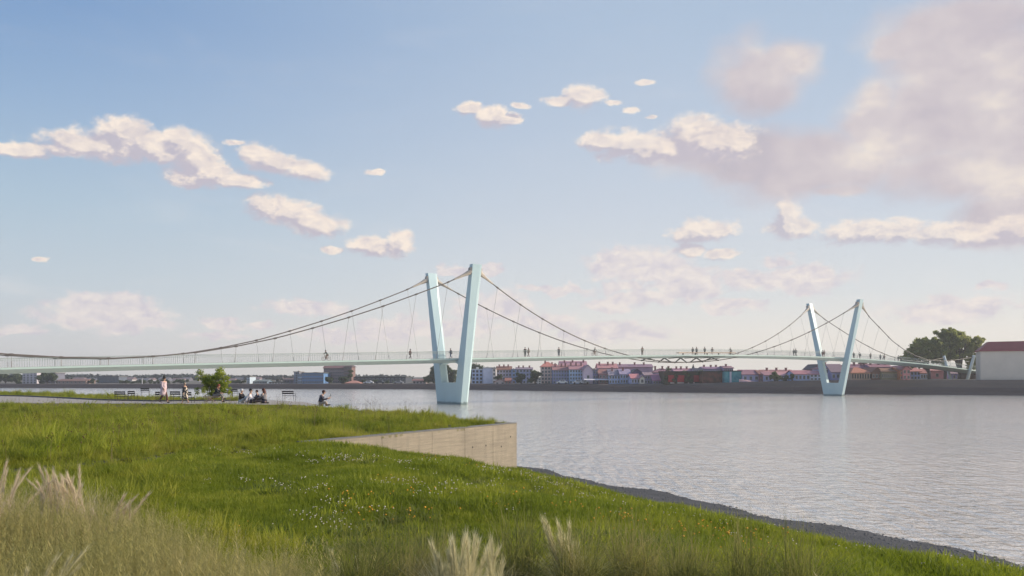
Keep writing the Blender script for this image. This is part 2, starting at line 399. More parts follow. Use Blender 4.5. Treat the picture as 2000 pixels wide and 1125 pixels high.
# return leg and coping
co = MB().box(W0, WL + .02, -.03, .30, TZ + .048, TZ + .075); co.build('coping', M_cop, wall)
P0 = Vector((WC[0], WC[1], 0)); P1 = Vector((-1.9, 32.6, 0))
rm = MB(); rd = (P1 - P0).normalized(); rn_ = Vector((-rd.y, rd.x, 0))
inv = Matrix.Translation((WA[0], WA[1], 0)) @ Matrix.Rotation(math.atan2(wdir.y, wdir.x), 4, 'Z'); inv.invert()
q0, q1 = P0 + rd * .02, P1
rm.loft([[inv @ (q + rn_ * k + Vector((0, 0, z))) for k, z in ((-.02, -.3), (.3, -.3), (.3, TZ + .06), (-.02, TZ + .06))] for q in (q0 + rd * .27, q1)])
rm.build('return_panel', M_con, wall)

# ------------------------------------------------------------------ far bank
BX = np.array([-900, -300, 0, 400, 850, 1200, 1560, 1700, 2000, 2300, 2900]); BD = np.array([520, 440, 401, 376, 352, 296, 260, 252, 238, 228, 215.])
def bank_d(x): return float(np.interp(x, BX, BD))
def bank_top(x):   # height of the quay ground at column x
    return float(np.interp(x, [0, 850, 1200, 1350, 1560, 1700, 2000], [1.75, 2.25, 2.65, 2.95, 4.0, 4.25, 4.3]))
xs = list(range(-900, 2901, 50))
M_quay = mat('dark_quay_stone', (.115, .09, .088), .9, .15, .3, bump=.3, bscale=2, stretch=(.3, .3, 3))
M_emb = mat('brown_embankment', (.185, .135, .105), .95, 0, .25, col2=(.12, .098, .086), bump=.3, bscale=1, stretch=(.3, .3, 3))
M_bg = mat('bank_ground', (.14, .13, .11), .95, .2, .05)
M_line = mat('quay_ledge', (.11, .06, .055), .9, .1, 1)
def strip(name, rows, m, label, parent=None):
    """rows: functions x -> Vector, joined in order"""
    vs = []; fs = []; k = len(rows)
    for x in xs: vs += [tuple(r(x)) for r in rows]
    for i in range(len(xs) - 1):
        for j in range(k - 1): fs.append((i * k + j, (i + 1) * k + j, (i + 1) * k + j + 1, i * k + j + 1))
    o = mesh(name, vs, fs, m, parent); tag(o, label, kind='structure'); return o
def q_top(x): return min(bank_top(x), float(np.interp(x, [0, 850, 1200, 1560, 2000], [1.75, 2.25, 2.3, 2.2, 2.1])))
strip('quay_wall', [lambda x: gp(x, bank_d(x), -1), lambda x: gp(x, bank_d(x) + .0, .95), lambda x: gp(x, bank_d(x) - .12, 1.0), lambda x: gp(x, bank_d(x) - .12, 1.14), lambda x: gp(x, bank_d(x) + .2, 1.16), lambda x: gp(x, bank_d(x) + .2, q_top(x)), lambda x: gp(x, bank_d(x) + 2.0, q_top(x))], M_quay, 'long dark stone quay wall on the far bank')
strip('embankment', [lambda x: gp(x, bank_d(x) + 2.0, q_top(x)), lambda x: gp(x, bank_d(x) + 3.4, bank_top(x) + .02)], M_emb, 'brown sloping embankment above the quay')
strip('far_ground', [lambda x: gp(x, bank_d(x) + 3.4, bank_top(x) + .02), lambda x: gp(x, bank_d(x) + 60, bank_top(x) + .3), lambda x: gp(x, 1500, 3.2), lambda x: gp(x, 9000, 3.2)], M_bg, 'town ground on the far bank')

# ------------------------------------------------------------------ the footbridge
T0 = Vector((-11.4, 162., 0)); U = Vector((.819, .574, 0)).normalized(); NN = Vector((.574, -.819, 0)).normalized()
SPAN = 121.9; HW = 3.4
bridge = tag(empty('footbridge', (0, 0, 0)), 'long pale turquoise suspension footbridge with two V-shaped pylons across the river', 'bridge')
def B(t, s, z): return T0 + U * t + NN * s + Vector((0, 0, z))
_t = np.array([-74.5, -68.3, -61.6, -54.5, -46.9, -33.7, -22.7, -10.7, 3.1, 45.1, 62.8, 86.5, 98.6, 120.6, 140.1, 156.1, 174.5, 192.]); _z = np.array([6.46, 6.66, 6.89, 7.09, 7.34, 7.76, 8.05, 8.41, 8.77, 9.93, 10.27, 10.51, 10.56, 10.45, 10.05, 9.4, 8.3, 7.3])
_pf = np.polyfit(_t, _z, 5)
def deck_z(t):
    if t < -74.5: return float(np.polyval(_pf, -74.5)) + (t + 74.5) * .035
    if t > 192: return float(np.polyval(_pf, 192)) - (t - 192) * .06
    return float(np.polyval(_pf, t))
TS = [t for t in np.arange(-112, 203, 2.5)]
def kd(t): return .86 - .20 * math.exp(-((t - 63) / 40) ** 2)
def hw(t): return HW + 1.1 * math.exp(-((t - 68) / 13) ** 4)
dk = MB()
dk.loft([[B(t, s * hw(t), deck_z(t) + dz) for s, dz in ((1, 0), (1, -.26), (-1, -.26), (-1, 0))] for t in TS]); dk.build('deck_edge', M_deck, bridge)
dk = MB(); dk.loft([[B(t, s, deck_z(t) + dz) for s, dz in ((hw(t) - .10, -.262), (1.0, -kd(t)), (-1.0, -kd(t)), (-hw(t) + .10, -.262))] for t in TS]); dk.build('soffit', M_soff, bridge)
dk = MB(); dk.loft([[B(t, s * (hw(t) - .25), deck_z(t) + dz) for s, dz in ((1, .03), (1, .004), (-1, .004), (-1, .03))] for t in TS]); dk.build('walkway', M_pave, bridge)

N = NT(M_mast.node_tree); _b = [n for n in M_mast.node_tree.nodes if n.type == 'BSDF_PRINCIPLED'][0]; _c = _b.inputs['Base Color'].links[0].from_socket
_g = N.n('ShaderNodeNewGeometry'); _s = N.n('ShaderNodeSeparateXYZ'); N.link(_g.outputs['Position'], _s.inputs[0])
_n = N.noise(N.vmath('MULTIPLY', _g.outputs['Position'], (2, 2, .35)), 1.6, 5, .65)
_w = N.math('SUBTRACT', N.math('MULTIPLY_ADD', _n.outputs['Fac'], .9, .10), _s.outputs[2])       # uneven dark teal band just above the waterline
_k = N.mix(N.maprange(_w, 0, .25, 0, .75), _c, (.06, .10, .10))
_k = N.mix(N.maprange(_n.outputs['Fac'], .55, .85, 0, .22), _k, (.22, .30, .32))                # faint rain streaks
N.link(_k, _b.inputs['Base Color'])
# pylons
def pylon(tp, cb=3.05, ct=8.3, bs=1.38, am=1.0, zt=4.1, po=4.0):
    py = bpy.data.objects.new('pylon', None); link(py, bridge)
    def ring(z, sg):
        f = z / 25.85; c = cb + (ct - cb) * f; bb = bs + (.52 - bs) * f; a = (.86 + .14 * f) * am; de = .62 * (1 - f) + .03; ta = (.30 * (1 - f) + .55 * f) * am
        pts = [(-a, -bb), (-a, bb), (ta, bb + .02 + .10 * (1 - f)), (a, bb - .38 * (1 - f)), (a, -bb + .38 * (1 - f)), (ta, -bb - .02 - .10 * (1 - f))]
        return [B(tp + t, sg * (c + s), z) for t, s in pts][::sg]
    for sg in (1, -1):
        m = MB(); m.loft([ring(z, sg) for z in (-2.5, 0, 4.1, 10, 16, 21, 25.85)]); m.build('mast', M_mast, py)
        # cable castings either side of the mast head
        for dr in (-1, 1):
            so = MB(); pc = [cab(tp + dr * x, sg) for x in (.6, 1.3, 2.6, 4.4)]
            pc[0] = B(tp + dr * .75, sg * (ct - .2), pc[0].z + .25)
            so.tube(pc, [.55, .46, .26, .15], 8)
            so.tube([B(tp + dr * .98, sg * (ct - .6), pc[0].z + .1), B(tp + dr * .98, sg * (ct + .2), pc[0].z + .1)], .34, 8)
            so.build('cable_socket', M_sock, py, smooth=False)
    pl = MB()
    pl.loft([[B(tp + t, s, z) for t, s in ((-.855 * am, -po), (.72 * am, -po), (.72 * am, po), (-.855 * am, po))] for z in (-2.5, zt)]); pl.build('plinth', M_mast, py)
    zd = deck_z(tp)
    for sg in (1, -1):
        br = MB()
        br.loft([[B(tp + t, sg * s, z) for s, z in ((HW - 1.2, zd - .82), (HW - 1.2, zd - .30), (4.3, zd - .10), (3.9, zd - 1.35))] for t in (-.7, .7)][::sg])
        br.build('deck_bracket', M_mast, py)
    return py
CT = np.array([-86, -74, -67, -60, -54, -48, -42, -36, -30, -24, -18, -12, -6, 0.]); CZ = np.array([9.6, 8.35, 8.0, 7.95, 8.35, 9.05, 10.15, 11.55, 13.35, 15.3, 17.4, 19.7, 22.1, 24.9])
CS = np.array([4.3, 3.6, 3.55, 3.55, 3.6, 3.8, 4.2, 4.7, 5.3, 5.95, 6.5, 7.1, 7.75, 8.2])
RT = np.array([SPAN, 128, 135.4, 142, 149, 156, 163.9, 172, 180, 188.4]); RZ = np.array([24.9, 21.4, 18.2, 15.4, 13.1, 11.4, 10.2, 10.0, 10.5, 11.4]); RS = np.array([7.75, 6.8, 5.9, 5.0, 4.4, 3.9, 3.6, 3.6, 3.9, 4.6])
def cab(t, sg):
    if t <= 0: z, s = np.interp(t, CT, CZ), np.interp(t, CT, CS)
    elif t >= SPAN: z, s = np.interp(t, RT, RZ), np.interp(t, RT, RS)
    else:
        q = (t - SPAN / 2) / (SPAN / 2); z = 8.55 + 16.35 * q * q; s = 1.85 + (6.35 if q < 0 else 5.9) * q * q
    return B(t, sg * float(s), float(z))
pylon(0); pylon(SPAN, 1.85, 7.85, .95, .76, 3.55, 2.4)
for sg in (1, -1):
    for a, c in ((-84, -.9), (.9, SPAN - .9), (SPAN + .9, 188)):
        m = MB(); m.tube([cab(t, sg) for t in np.linspace(a, c, 50)], .105, 6); m.build('main_cable', M_cable, bridge, smooth=True)
# hangers and clamps
ht = [-5.6 - 6.15 * k for k in range(12)] + [5.6 + 6.1 * k for k in range(8)] + [SPAN - 5.6 - 6.1 * k for k in range(8)] + [SPAN + 5.6 + 6.1 * k for k in range(9)]
M_hang = mat('hanger_rod', (.26, .25, .25), .45, .05, 1)
for t in ht:
    for sg in (1, -1):
        c = cab(t, sg); zd = deck_z(t)
        if c.z < zd + .3: continue
        m = MB(); m.tube([c, B(t, sg * (hw(t) - .02), zd)], .026, 4); m.tube([B(t, sg * (hw(t) - .02), zd), B(t, sg * (hw(t) - .02), zd) + (c - B(t, sg * hw(t), zd)).normalized() * .9], .05, 5)
        h_ = m.build('hanger', M_hang, bridge)
        mc = MB(); d_ = (cab(t + .2, sg) - cab(t - .2, sg)).normalized() * .22; mc.tube([c - d_, c + d_], .17, 6); mc.build('clamp', M_cable, h_)
# struts down to the cables in mid span
for t in (46.5, 51.5, 56.8, 62.1, 67.4, 72.7):
    st = bpy.data.objects.new('strut_pair', None); link(st, bridge)
    for sg in (1, -1):
        c = cab(t, sg); zt = deck_z(t)
        if c.z > zt - .9: continue
        m = MB(); m.tube([B(t, 0.0, zt - .62), c], [.17, .11], 6); m.ball(c, .20, .20, .20, 8, 5); m.build('strut', M_strut, st)
for t in (57.2, 62.5, 67.8):
    m = MB(); pts = [B(t, 0.9, deck_z(t) - kd(t) - .03), B(t + .8, 2.2, deck_z(t) - .60), B(t + 2.2, 3.4, deck_z(t) - .42), B(t + 4.5, hw(t) + .03, deck_z(t) - .24)]
    m.tube(pts, [.13, .12, .09, .05], 6); m.build('outrigger', M_strut, bridge)
# long timber bench in mid span
bn = MB()
for a, c in ((57.2, 67.0), (67.2, 76.5)):
    bn.loft([[B(t, s, deck_z(t) + z) for s, z in ((4.2, .40), (4.2, .58), (3.3, .58), (3.3, .40))] for t in np.linspace(a, c, 5)])
bb_ = bn.build('belvedere_bench', M_wood, bridge)
for t in np.linspace(59, 75, 5):
    q = B(t, 3.7, deck_z(t)); MB().box(q.x - .12, q.x + .12, q.y - .12, q.y + .12, q.z, q.z + .40).build('support', M_strut, bb_)
# railings
for sg in (1, -1):
    rl_ = MB(); rl_.loft([[B(t, sg * (hw(t) - s), deck_z(t) + z) for s, z in ((.06, 1.30), (.06, 1.36), (.18, 1.36), (.18, 1.30))] for t in TS]); rl_ = rl_.build('handrail', M_rail, bridge)
    ml = MB(); ml.loft([[B(t, sg * (hw(t) - s), deck_z(t) + z) for s, z in ((.10, 1.02), (.10, 1.05), (.14, 1.05), (.14, 1.02))] for t in TS])
    ml.build('middle_rail', M_rail, bridge)
    vs = []; fs = []
    for t in np.arange(-80, 200, .32):
        q = B(t, sg * (hw(t) - .12), deck_z(t)); n0 = len(vs); r_ = .017
        a = U * r_; c = NN * r_
        for z in (0, 1.30): vs += [q + a + Vector((0, 0, z)), q + c + Vector((0, 0, z)), q - a + Vector((0, 0, z)), q - c + Vector((0, 0, z))]
        fs += [(n0 + k, n0 + (k + 1) % 4, n0 + 4 + (k + 1) % 4, n0 + 4 + k) for k in range(4)]
    bo = mesh('balusters', vs, fs, M_rail, bridge); bo['kind'] = 'stuff'
# end trestles
for tp in (188.4,):
    ep = bpy.data.objects.new('end_pylon', None); link(ep, bridge)
    for sg in (1, -1):
        m = MB(); m.tube([B(tp, sg * 2.3, 3.0), B(tp, sg * 4.8, 12.0)], [.52, .42], 10); m.build('mast', mat('pale_end_steel', (.55, .66, .68), .4, .03, 1), ep, smooth=False)
ab = MB(); ab.loft([[B(t, s * 3.3, z) for s, z in ((1, 2), (1, deck_z(t) - .3), (-1, deck_z(t) - .3), (-1, 2))] for t in (196, 206)]); ab.build('abutment', M_emb, bridge)

# ------------------------------------------------------------------ houses of the far bank
def wallmat(c, v=.1): return mat('plaster_%d_%d_%d' % tuple(c), srgb(*c), .9, v, .6)
def roofmat(c): return mat('tiles_%d_%d_%d' % tuple(c), tuple(.72 * x + .06 for x in srgb(*c)), .85, .22, 1.6, bump=.5, bscale=4, stretch=(3, 1, 1))
M_glass = mat('dark_window_glass', (.02, .025, .035), .15, spec=.6)
M_frame = mat('pale_window_frame', (.55, .55, .52), .6)
M_dframe = mat('dark_window_frame', (.06, .06, .07), .6)
_wm = {}
def winmesh(fr):
    if fr.name in _wm: return _wm[fr.name]
    m = MB(); m.box(-.5, -.42, -.06, .04, -.5, .5); m.box(.42, .5, -.06, .04, -.5, .5); m.box(-.42, .42, -.06, .04, .43, .5); m.box(-.42, .42, -.09, .04, -.5, -.43); m.box(-.03, .03, -.05, .04, -.43, .43)
    f = m.build('window', fr); p_ = MB().box(-.42, .42, -.01, .03, -.43, .43).build('pane', M_glass)
    r = (f.data, p_.data); bpy.data.objects.remove(f); bpy.data.objects.remove(p_); _wm[fr.name] = r; return r
_jr = random.Random(77)
def jit(c):
    k, w_ = _jr.uniform(.78, 1.05), _jr.uniform(-10, 12); return (int(min(235, c[0] * k + w_)), int(c[1] * k + w_ * .3 + 4), int(c[2] * k - w_ * .8))
def house(name, label, cat, x0, x1, yr, ye, yb, off, wc, rc, roof='gable', rows=2, cols=3, dep=9, wfr=None, chim=0, ww=.9, wh=1.2, group=None, rot=0, hx=None):
    """a building whose front is seen between columns x0..x1, ridge at row yr, eaves at row ye, ground at row yb, off metres behind the quay edge"""
    xm = (x0 + x1) / 2; d = bank_d(xm) + off
    A, C = gp(x0, d), gp(x1, d); Wd = C.x - A.x; z0 = min(EYE - (yb - HOR) / F * d, bank_top(xm)) - .3
    ze = EYE - (ye - HOR) / F * d; zr = EYE - (yr - HOR) / F * (d + (dep / 2 if roof in ('gable', 'hip') else 0))
    root = empty(name, ((A.x + C.x) / 2, d, 0), rot); tag(root, label, cat, group)
    h2 = Wd / 2; Wm = wallmat(wc); bd = MB().box(-h2, h2, 0, dep, z0, ze)
    if roof in ('gable',):
        for sx_ in (-1, 1): bd.add([(sx_ * (h2 - .01), 0, ze), (sx_ * (h2 - .01), dep, ze), (sx_ * (h2 - .01), dep / 2, zr - .1)], [(0, 1, 2)])
    if roof == 'front': bd.add([(-h2, .01, ze), (h2, .01, ze), (0, .01, zr - .1)], [(0, 1, 2)])
    bd.build('wall', Wm, root)
    rf = MB(); e = .4; th = .18
    if roof == 'gable':
        rf.loft([[(x, -e, ze - .12), (x, dep / 2, zr), (x, dep + e, ze - .12), (x, dep + e, ze - .12 + th), (x, dep / 2, zr + th), (x, -e, ze - .12 + th)] for x in (-h2 - .3, h2 + .3)])
    elif roof == 'hip':
        k = min(h2 * .8, dep * .45)
        rf.add([(-h2 - e, -e, ze), (h2 + e, -e, ze), (h2 + e, dep + e, ze), (-h2 - e, dep + e, ze), (-h2 + k, dep / 2, zr), (h2 - k, dep / 2, zr),
                (-h2 - e, -e, ze - .15), (h2 + e, -e, ze - .15), (h2 + e, dep + e, ze - .15), (-h2 - e, dep + e, ze - .15)],
               [(0, 1, 5, 4), (1, 2, 5), (2, 3, 4, 5), (3, 0, 4), (6, 7, 1, 0), (7, 8, 2, 1), (8, 9, 3, 2), (9, 6, 0, 3), (9, 8, 7, 6)])
    elif roof == 'front':
        rf.loft([[(-h2 - e, y, ze - .2), (0, y, zr), (h2 + e, y, ze - .2), (h2 + e, y, ze - .2 + th), (0, y, zr + th), (-h2 - e, y, ze - .2 + th)] for y in (-e, dep + e)])
    elif roof == 'shed':
        rf.loft([[(x, -e, ze), (x, dep + e, zr), (x, dep + e, zr + th), (x, -e, ze + th)] for x in (-h2 - .3, h2 + .3)])
    else:
        rf.box(-h2 - .25, h2 + .25, -.25, dep + .25, ze, ze + .35); rf.box(-h2 * .3, h2 * .1, dep * .4, dep * .7, ze + .35, ze + max(.5, zr - ze))
    ro = rf.build('roof', roofmat(jit(rc)), root)
    for k in range(chim):
        xx = -h2 + Wd * (k + .5 + random.uniform(-.2, .2)) / chim; zz = (ze + zr) / 2
        ch = MB(); ch.box(xx - .3, xx + .3, dep * .3, dep * .3 + .6, zz - .4, zr + .7); ch.box(xx - .4, xx + .4, dep * .3 - .1, dep * .3 + .7, zr + .7, zr + .85); ch.build('chimney', wallmat((150, 110, 105)), ro)
    if rows and cols:
        fm, pm = winmesh(wfr or M_frame); H = ze - (z0 + .3); cw = min(ww, Wd / cols * .6); chh = min(wh, H / rows * .62)
        for r in range(rows):
            for c in range(cols):
                wx = -h2 + Wd * (c + .5) / cols; wz = z0 + .3 + H * (r + .52) / rows
                wo_ = bpy.data.objects.new('window', fm); link(wo_, root); wo_.location = (wx, -.02, wz); wo_.scale = (cw, 1, chh)
                po = bpy.data.objects.new('pane', pm); link(po, wo_)
    return root
PK = (196, 128, 128); PK2 = (186, 120, 132); PK3 = (205, 140, 128); OR = (196, 122, 92); BR = (120, 80, 72); GY_ = (120, 118, 128); LI = (176, 136, 158)
H = house; G = 'houses along the far bank'
HL = [
 # far left
 ('office_block', 'pale office block half hidden among dark trees at the left end of the far bank', 'building', 44, 72, 724, 726, 749, 14, (190, 185, 195), GY_, 'flat', 5, 4),
 ('apartment_block', 'dark low block beside trees under the left end of the bridge deck', 'building', 76, 108, 726, 729, 749, 20, (110, 112, 128), GY_, 'flat', 4, 4),
 ('office_building', 'long dark flat-roofed office before the wooded ridge', 'building', 190, 232, 733, 736, 749, 30, (96, 104, 120), GY_, 'flat', 3, 8),
 ('shed', 'low brownish sheds left of the dark flat-roofed office', 'shed', 112, 168, 741, 744, 749, 10, (150, 130, 125), (140, 95, 90), 'gable', 1, 7),
 ('tower', 'slim pale stair tower at the foot of the distant ridge', 'tower', 482, 488, 735, 736, 749, 12, (180, 195, 210), GY_, 'flat', 4, 1),
 ('warehouse', 'low bluish warehouse left of the moored white-hulled boat shape', 'warehouse', 492, 522, 742, 745, 749, 18, (120, 140, 160), (110, 125, 140), 'gable', 1, 6),
 ('pavilion', 'low white pavilion with a dark raised box on top', 'pavilion', 525, 553, 741, 747, 749.5, 8, (205, 200, 200), (60, 64, 72), 'flat', 1, 5),
 ('house', 'small mauve house behind the low white pavilion', 'house', 553, 574, 739, 743, 749, 22, (140, 130, 150), (130, 100, 110), 'gable', 2, 3),
 ('stair_tower', 'grey control-tower-like stair block left of the blue glass office', 'tower', 574, 584, 724, 727, 749, 16, (135, 140, 158), GY_, 'flat', 5, 1),
 ('office_building', 'white-fronted annex joined to the left of the blue glass office', 'building', 582, 590, 729, 731, 749, 13, (170, 185, 205), GY_, 'flat', 3, 2),
 ('glass_office', 'blue glass office block with white floor bands', 'building', 590.5, 632, 727, 729, 749, 12, (92, 130, 176), (80, 90, 105), 'flat', 3, 12),
 ('apartment_building', 'tall grey and brown apartment building with reddish roof beside the blue glass office', 'building', 632, 672, 712, 719, 749, 30, (152, 132, 135), (140, 84, 82), 'gable', 5, 9),
 ('apartment_building', 'tall brown brick block at the right end of the reddish-roofed apartments', 'building', 672, 687, 710, 716, 749, 26, (122, 100, 98), (110, 75, 72), 'hip', 5, 4),
 ('exhibition_hall', 'long low dark hall with overhanging flat roof', 'building', 690, 792, 736, 737.5, 749, 34, (70, 76, 88), (52, 58, 70), 'flat', 1, 14),
 ('kiosk', 'pink tent-roofed kiosk at the quay edge', 'kiosk', 674, 702, 743.2, 748, 749.8, 6, (205, 160, 150), (212, 140, 132), 'hip', 0, 0),
 ('house', 'low pink-roofed house left of the big dark trees', 'house', 806, 832, 741, 744, 750, 14, (190, 170, 170), (186, 120, 125), 'gable', 1, 4),
 # behind the near pylon
 ('apartment_building', 'pale blue apartment front with three columns of dark oval windows', 'building', 921.5, 943, 717, 722, 750, 10, (176, 192, 220), (214, 216, 224), 'flat', 4, 3),
 ('apartment_building', 'blank white gable block beside the dark-windowed front', 'building', 943.5, 962, 716, 719, 750, 11, (205, 208, 226), (205, 205, 215), 'flat', 0, 0),
 ('apartment_building', 'narrow cream block with one column of windows', 'building', 962, 968.5, 716, 719.5, 750, 11, (222, 212, 206), (120, 112, 118), 'flat', 4, 1),
 ('apartment_building', 'grey lilac apartment building under a broad brick-red roof', 'building', 970, 999, 716, 722, 750, 24, (174, 174, 196), (178, 110, 98), 'gable', 4, 5),
 ('cottage', 'small cottage with sloping red roof in front of the lilac apartments', 'house', 966, 987, 740.5, 746, 751, 5, (200, 182, 178), (190, 110, 95), 'front', 1, 2),
 ('cottage', 'dark red gabled cottage right of the small sloping-roofed one', 'house', 987, 998, 739, 744, 751, 6, (150, 80, 76), (168, 90, 80), 'gable', 1, 2),
 ('house', 'narrow blue house left of the two dark trees', 'house', 999, 1008, 719, 722, 750, 16, (120, 150, 190), (170, 160, 180), 'flat', 4, 1),
 ('apartment_building', 'bluish apartments half hidden between the two dark trees', 'building', 1008, 1040, 718, 721, 750, 26, (150, 154, 184), (160, 130, 140), 'gable', 4, 5),
 ('balcony_house', 'small white house with dark balconies at the foot of the dark tree', 'house', 1045, 1057, 737, 738.5, 751, 5, (222, 216, 212), (200, 200, 200), 'flat', 3, 2),
 ('apartment_building', 'tall cream apartment house with pink hipped roof and five rows of windows', 'building', 1057, 1082, 706.5, 716, 750, 12, (226, 198, 184), (206, 126, 128), 'hip', 5, 4),
 ('apartment_building', 'low cream wing stepping down right of the tall pink-roofed house', 'building', 1074, 1088, 712, 721, 750, 15, (224, 190, 176), (200, 128, 130), 'gable', 4, 2),
 ('terraced_house', 'slate blue terraced house with rows of pale windows', 'house', 1080, 1112, 714, 722.5, 750, 8, (128, 134, 170), (200, 134, 142), 'gable', 4, 6),
 ('terraced_house', 'sky blue terraced house right of the slate blue one', 'house', 1112.5, 1139, 712, 721.5, 750, 9, (160, 186, 216), (202, 138, 146), 'gable', 4, 5),
 ('townhouse', 'rose-roofed townhouse row rising behind the blue terraces', 'house', 1094, 1146, 706, 714, 745, 26, (188, 150, 160), (196, 134, 144), 'gable', 1, 8),
 ('house', 'pale pink gabled house with a plain front', 'house', 1139.5, 1158, 713, 723, 750, 7, (206, 186, 198), (206, 160, 168), 'front', 1, 1),
 ('house', 'dark glazed annex of the pale pink gabled house', 'house', 1158.5, 1168, 719, 723, 748, 9, (110, 110, 150), (150, 140, 160), 'flat', 3, 2),
 ('house', 'brick red house with dark gable right of the glazed annex', 'house', 1170, 1189, 722, 731, 748, 9, (150, 108, 112), (192, 126, 134), 'gable', 2, 3),
 ('townhouse', 'wide pink-roofed townhouse behind the brick red house', 'house', 1168, 1206, 711, 719, 740, 30, (190, 160, 172), (198, 132, 142), 'gable', 2, 7),
 ('terraced_house', 'pale blue gabled terrace with white windows', 'house', 1189.5, 1211, 722, 733, 748, 10, (168, 182, 214), (190, 170, 196), 'gable', 2, 4),
 ('terraced_house', 'pale blue gabled terrace next to the dark house', 'house', 1211.5, 1232, 722, 731, 748, 11, (160, 174, 206), (186, 160, 186), 'gable', 2, 4),
 ('townhouse', 'long low roof with many dormers on the skyline left of the belvedere', 'house', 1202, 1275, 712, 717, 740, 42, (176, 150, 170), (190, 136, 156), 'gable', 1, 14),
 ('house', 'dark slate-gabled house behind the white-gabled cottage', 'house', 1232, 1256, 721, 729, 748, 14, (84, 84, 118), (80, 76, 96), 'front', 2, 3),
 ('cottage', 'pink-roofed cottage with low eaves beside the white gable', 'house', 1233, 1250, 731, 739, 750, 6, (180, 180, 208), (206, 128, 142), 'gable', 1, 3),
 ('cottage', 'white-gabled cottage facing the quay', 'house', 1250, 1259, 733, 739, 750, 5, (232, 222, 206), (190, 140, 150), 'front', 1, 1),
 ('house', 'grey lilac house left of the magenta-roofed cottage', 'house', 1259, 1275, 728, 733, 750, 8, (140, 138, 172), (170, 140, 160), 'gable', 2, 3),
 ('cottage', 'magenta-roofed cottage touching the ivy-covered building', 'house', 1275, 1297, 732, 743, 751, 6, (110, 108, 142), (202, 112, 136), 'gable', 1, 4),
 ('hall', 'broad pink hipped roof rising behind the magenta-roofed cottage', 'building', 1275, 1316, 719.5, 727, 745, 26, (176, 160, 184), (202, 124, 136), 'hip', 1, 5),
 ('townhouse', 'low pink-roofed row behind the ivy-covered building', 'house', 1318, 1352, 720, 726, 745, 34, (190, 166, 184), (204, 140, 152), 'gable', 1, 6),
 ('apartment_building', 'grey lilac apartment slab behind the mural wall', 'building', 1354, 1374, 719, 721, 745, 36, (168, 160, 186), (160, 150, 170), 'flat', 3, 6),
 ('apartment_building', 'wide lilac block with a mauve roof on the skyline', 'building', 1374, 1408, 717, 720, 745, 40, (158, 148, 184), (180, 130, 158), 'gable', 2, 10),
 ('apartment_building', 'bluish block with a dark end wall above the turquoise mural', 'building', 1414, 1432, 715.5, 719, 745, 40, (150, 140, 180), (176, 128, 156), 'gable', 3, 5),
 ('house', 'lilac house with a large rose roof right of the turquoise mural', 'house', 1450, 1483, 723, 731.5, 745, 9, (178, 174, 208), (202, 126, 142), 'gable', 1, 3),
 ('house', 'rust-coloured house wedged right of the large rose roof', 'house', 1483.5, 1494, 724, 731, 745, 10, (150, 100, 104), (180, 110, 120), 'gable', 2, 2),
 ('house', 'pale house left of the round black tree', 'house', 1494, 1508, 727, 733, 745, 9, (190, 186, 212), (204, 136, 154), 'gable', 1, 2),
 ('townhouse', 'rose-roofed row behind the round black tree', 'house', 1492, 1552, 723, 728, 745, 26, (180, 158, 180), (198, 134, 150), 'gable', 1, 10),
 ('house', 'small blue-white house right of the round black tree', 'house', 1524, 1552, 728, 734, 745, 12, (184, 196, 216), (206, 146, 158), 'gable', 1, 4),
 ('house', 'long sky blue house with rose roof left of the far pylon', 'house', 1552, 1582, 724, 731, 743.5, 9, (178, 190, 226), (206, 124, 134), 'gable', 1, 4),
 ('house', 'white-fronted house touching the left leg of the far pylon', 'house', 1582, 1604, 725, 731, 743.5, 10, (206, 208, 226), (206, 130, 136), 'gable', 2, 3),
 ('house', 'house with a dark steep roof peeking above the white-fronted one', 'house', 1588, 1606, 712, 721, 740, 24, (150, 112, 118), (90, 66, 74), 'front', 1, 2),
 ('villa', 'white villa with dark windows seen between the legs of the far pylon', 'house', 1606, 1625, 713, 720, 742.5, 12, (192, 196, 224), (196, 130, 140), 'hip', 2, 3),
 ('house', 'mauve-roofed house between the legs of the far pylon', 'house', 1624, 1650, 712, 727, 742.5, 10, (150, 150, 190), (164, 128, 152), 'gable', 1, 3),
 ('house', 'dark blue shaded house right of the far pylon', 'house', 1650, 1664, 718, 726, 742, 16, (70, 76, 112), (180, 110, 122), 'gable', 2, 2),
 ('townhouse', 'pink-roofed house above the barn', 'house', 1658, 1694, 712, 719, 735, 34, (150, 120, 140), (200, 120, 136), 'gable', 1, 5),
 ('barn', 'tan barn with tall dark windows and orange roof', 'barn', 1663, 1703, 717.5, 728, 742.3, 6, (192, 164, 144), (196, 118, 92), 'hip', 1, 8),
 ('workshop', 'brown workshop with a gabled front right of the tan barn', 'building', 1703, 1722, 718, 727, 742.3, 7, (132, 100, 88), (150, 96, 80), 'front', 1, 3),
 ('warehouse', 'olive grey warehouse with vertical doors and brown roof', 'warehouse', 1722, 1758, 720, 726, 742.3, 7, (150, 142, 118), (168, 116, 92), 'gable', 1, 9),
 ('townhouse', 'cluster of mauve roofs behind the olive warehouse', 'house', 1700, 1742, 711.5, 717, 735, 34, (160, 140, 170), (190, 120, 140), 'gable', 1, 8),
 ('house', 'narrow orange house left of the pink one', 'house', 1758, 1763.5, 718, 724, 742.3, 6, (196, 126, 92), (190, 118, 96), 'gable', 2, 1),
 ('house', 'tall pink house with dark windows right of the orange one', 'house', 1763.5, 1778, 715, 721, 742.3, 6, (220, 150, 156), (200, 126, 130), 'front', 2, 2),
 ('house', 'sky blue house with dark door under a pink roof', 'house', 1778, 1798, 717, 725.5, 742.3, 40, (172, 184, 226), (208, 128, 126), 'gable', 2, 3),
 ('house', 'small white house left of the first tree trunk', 'house', 1798, 1813, 721, 729, 742.3, 40, (206, 214, 234), (206, 130, 134), 'gable', 1, 3),
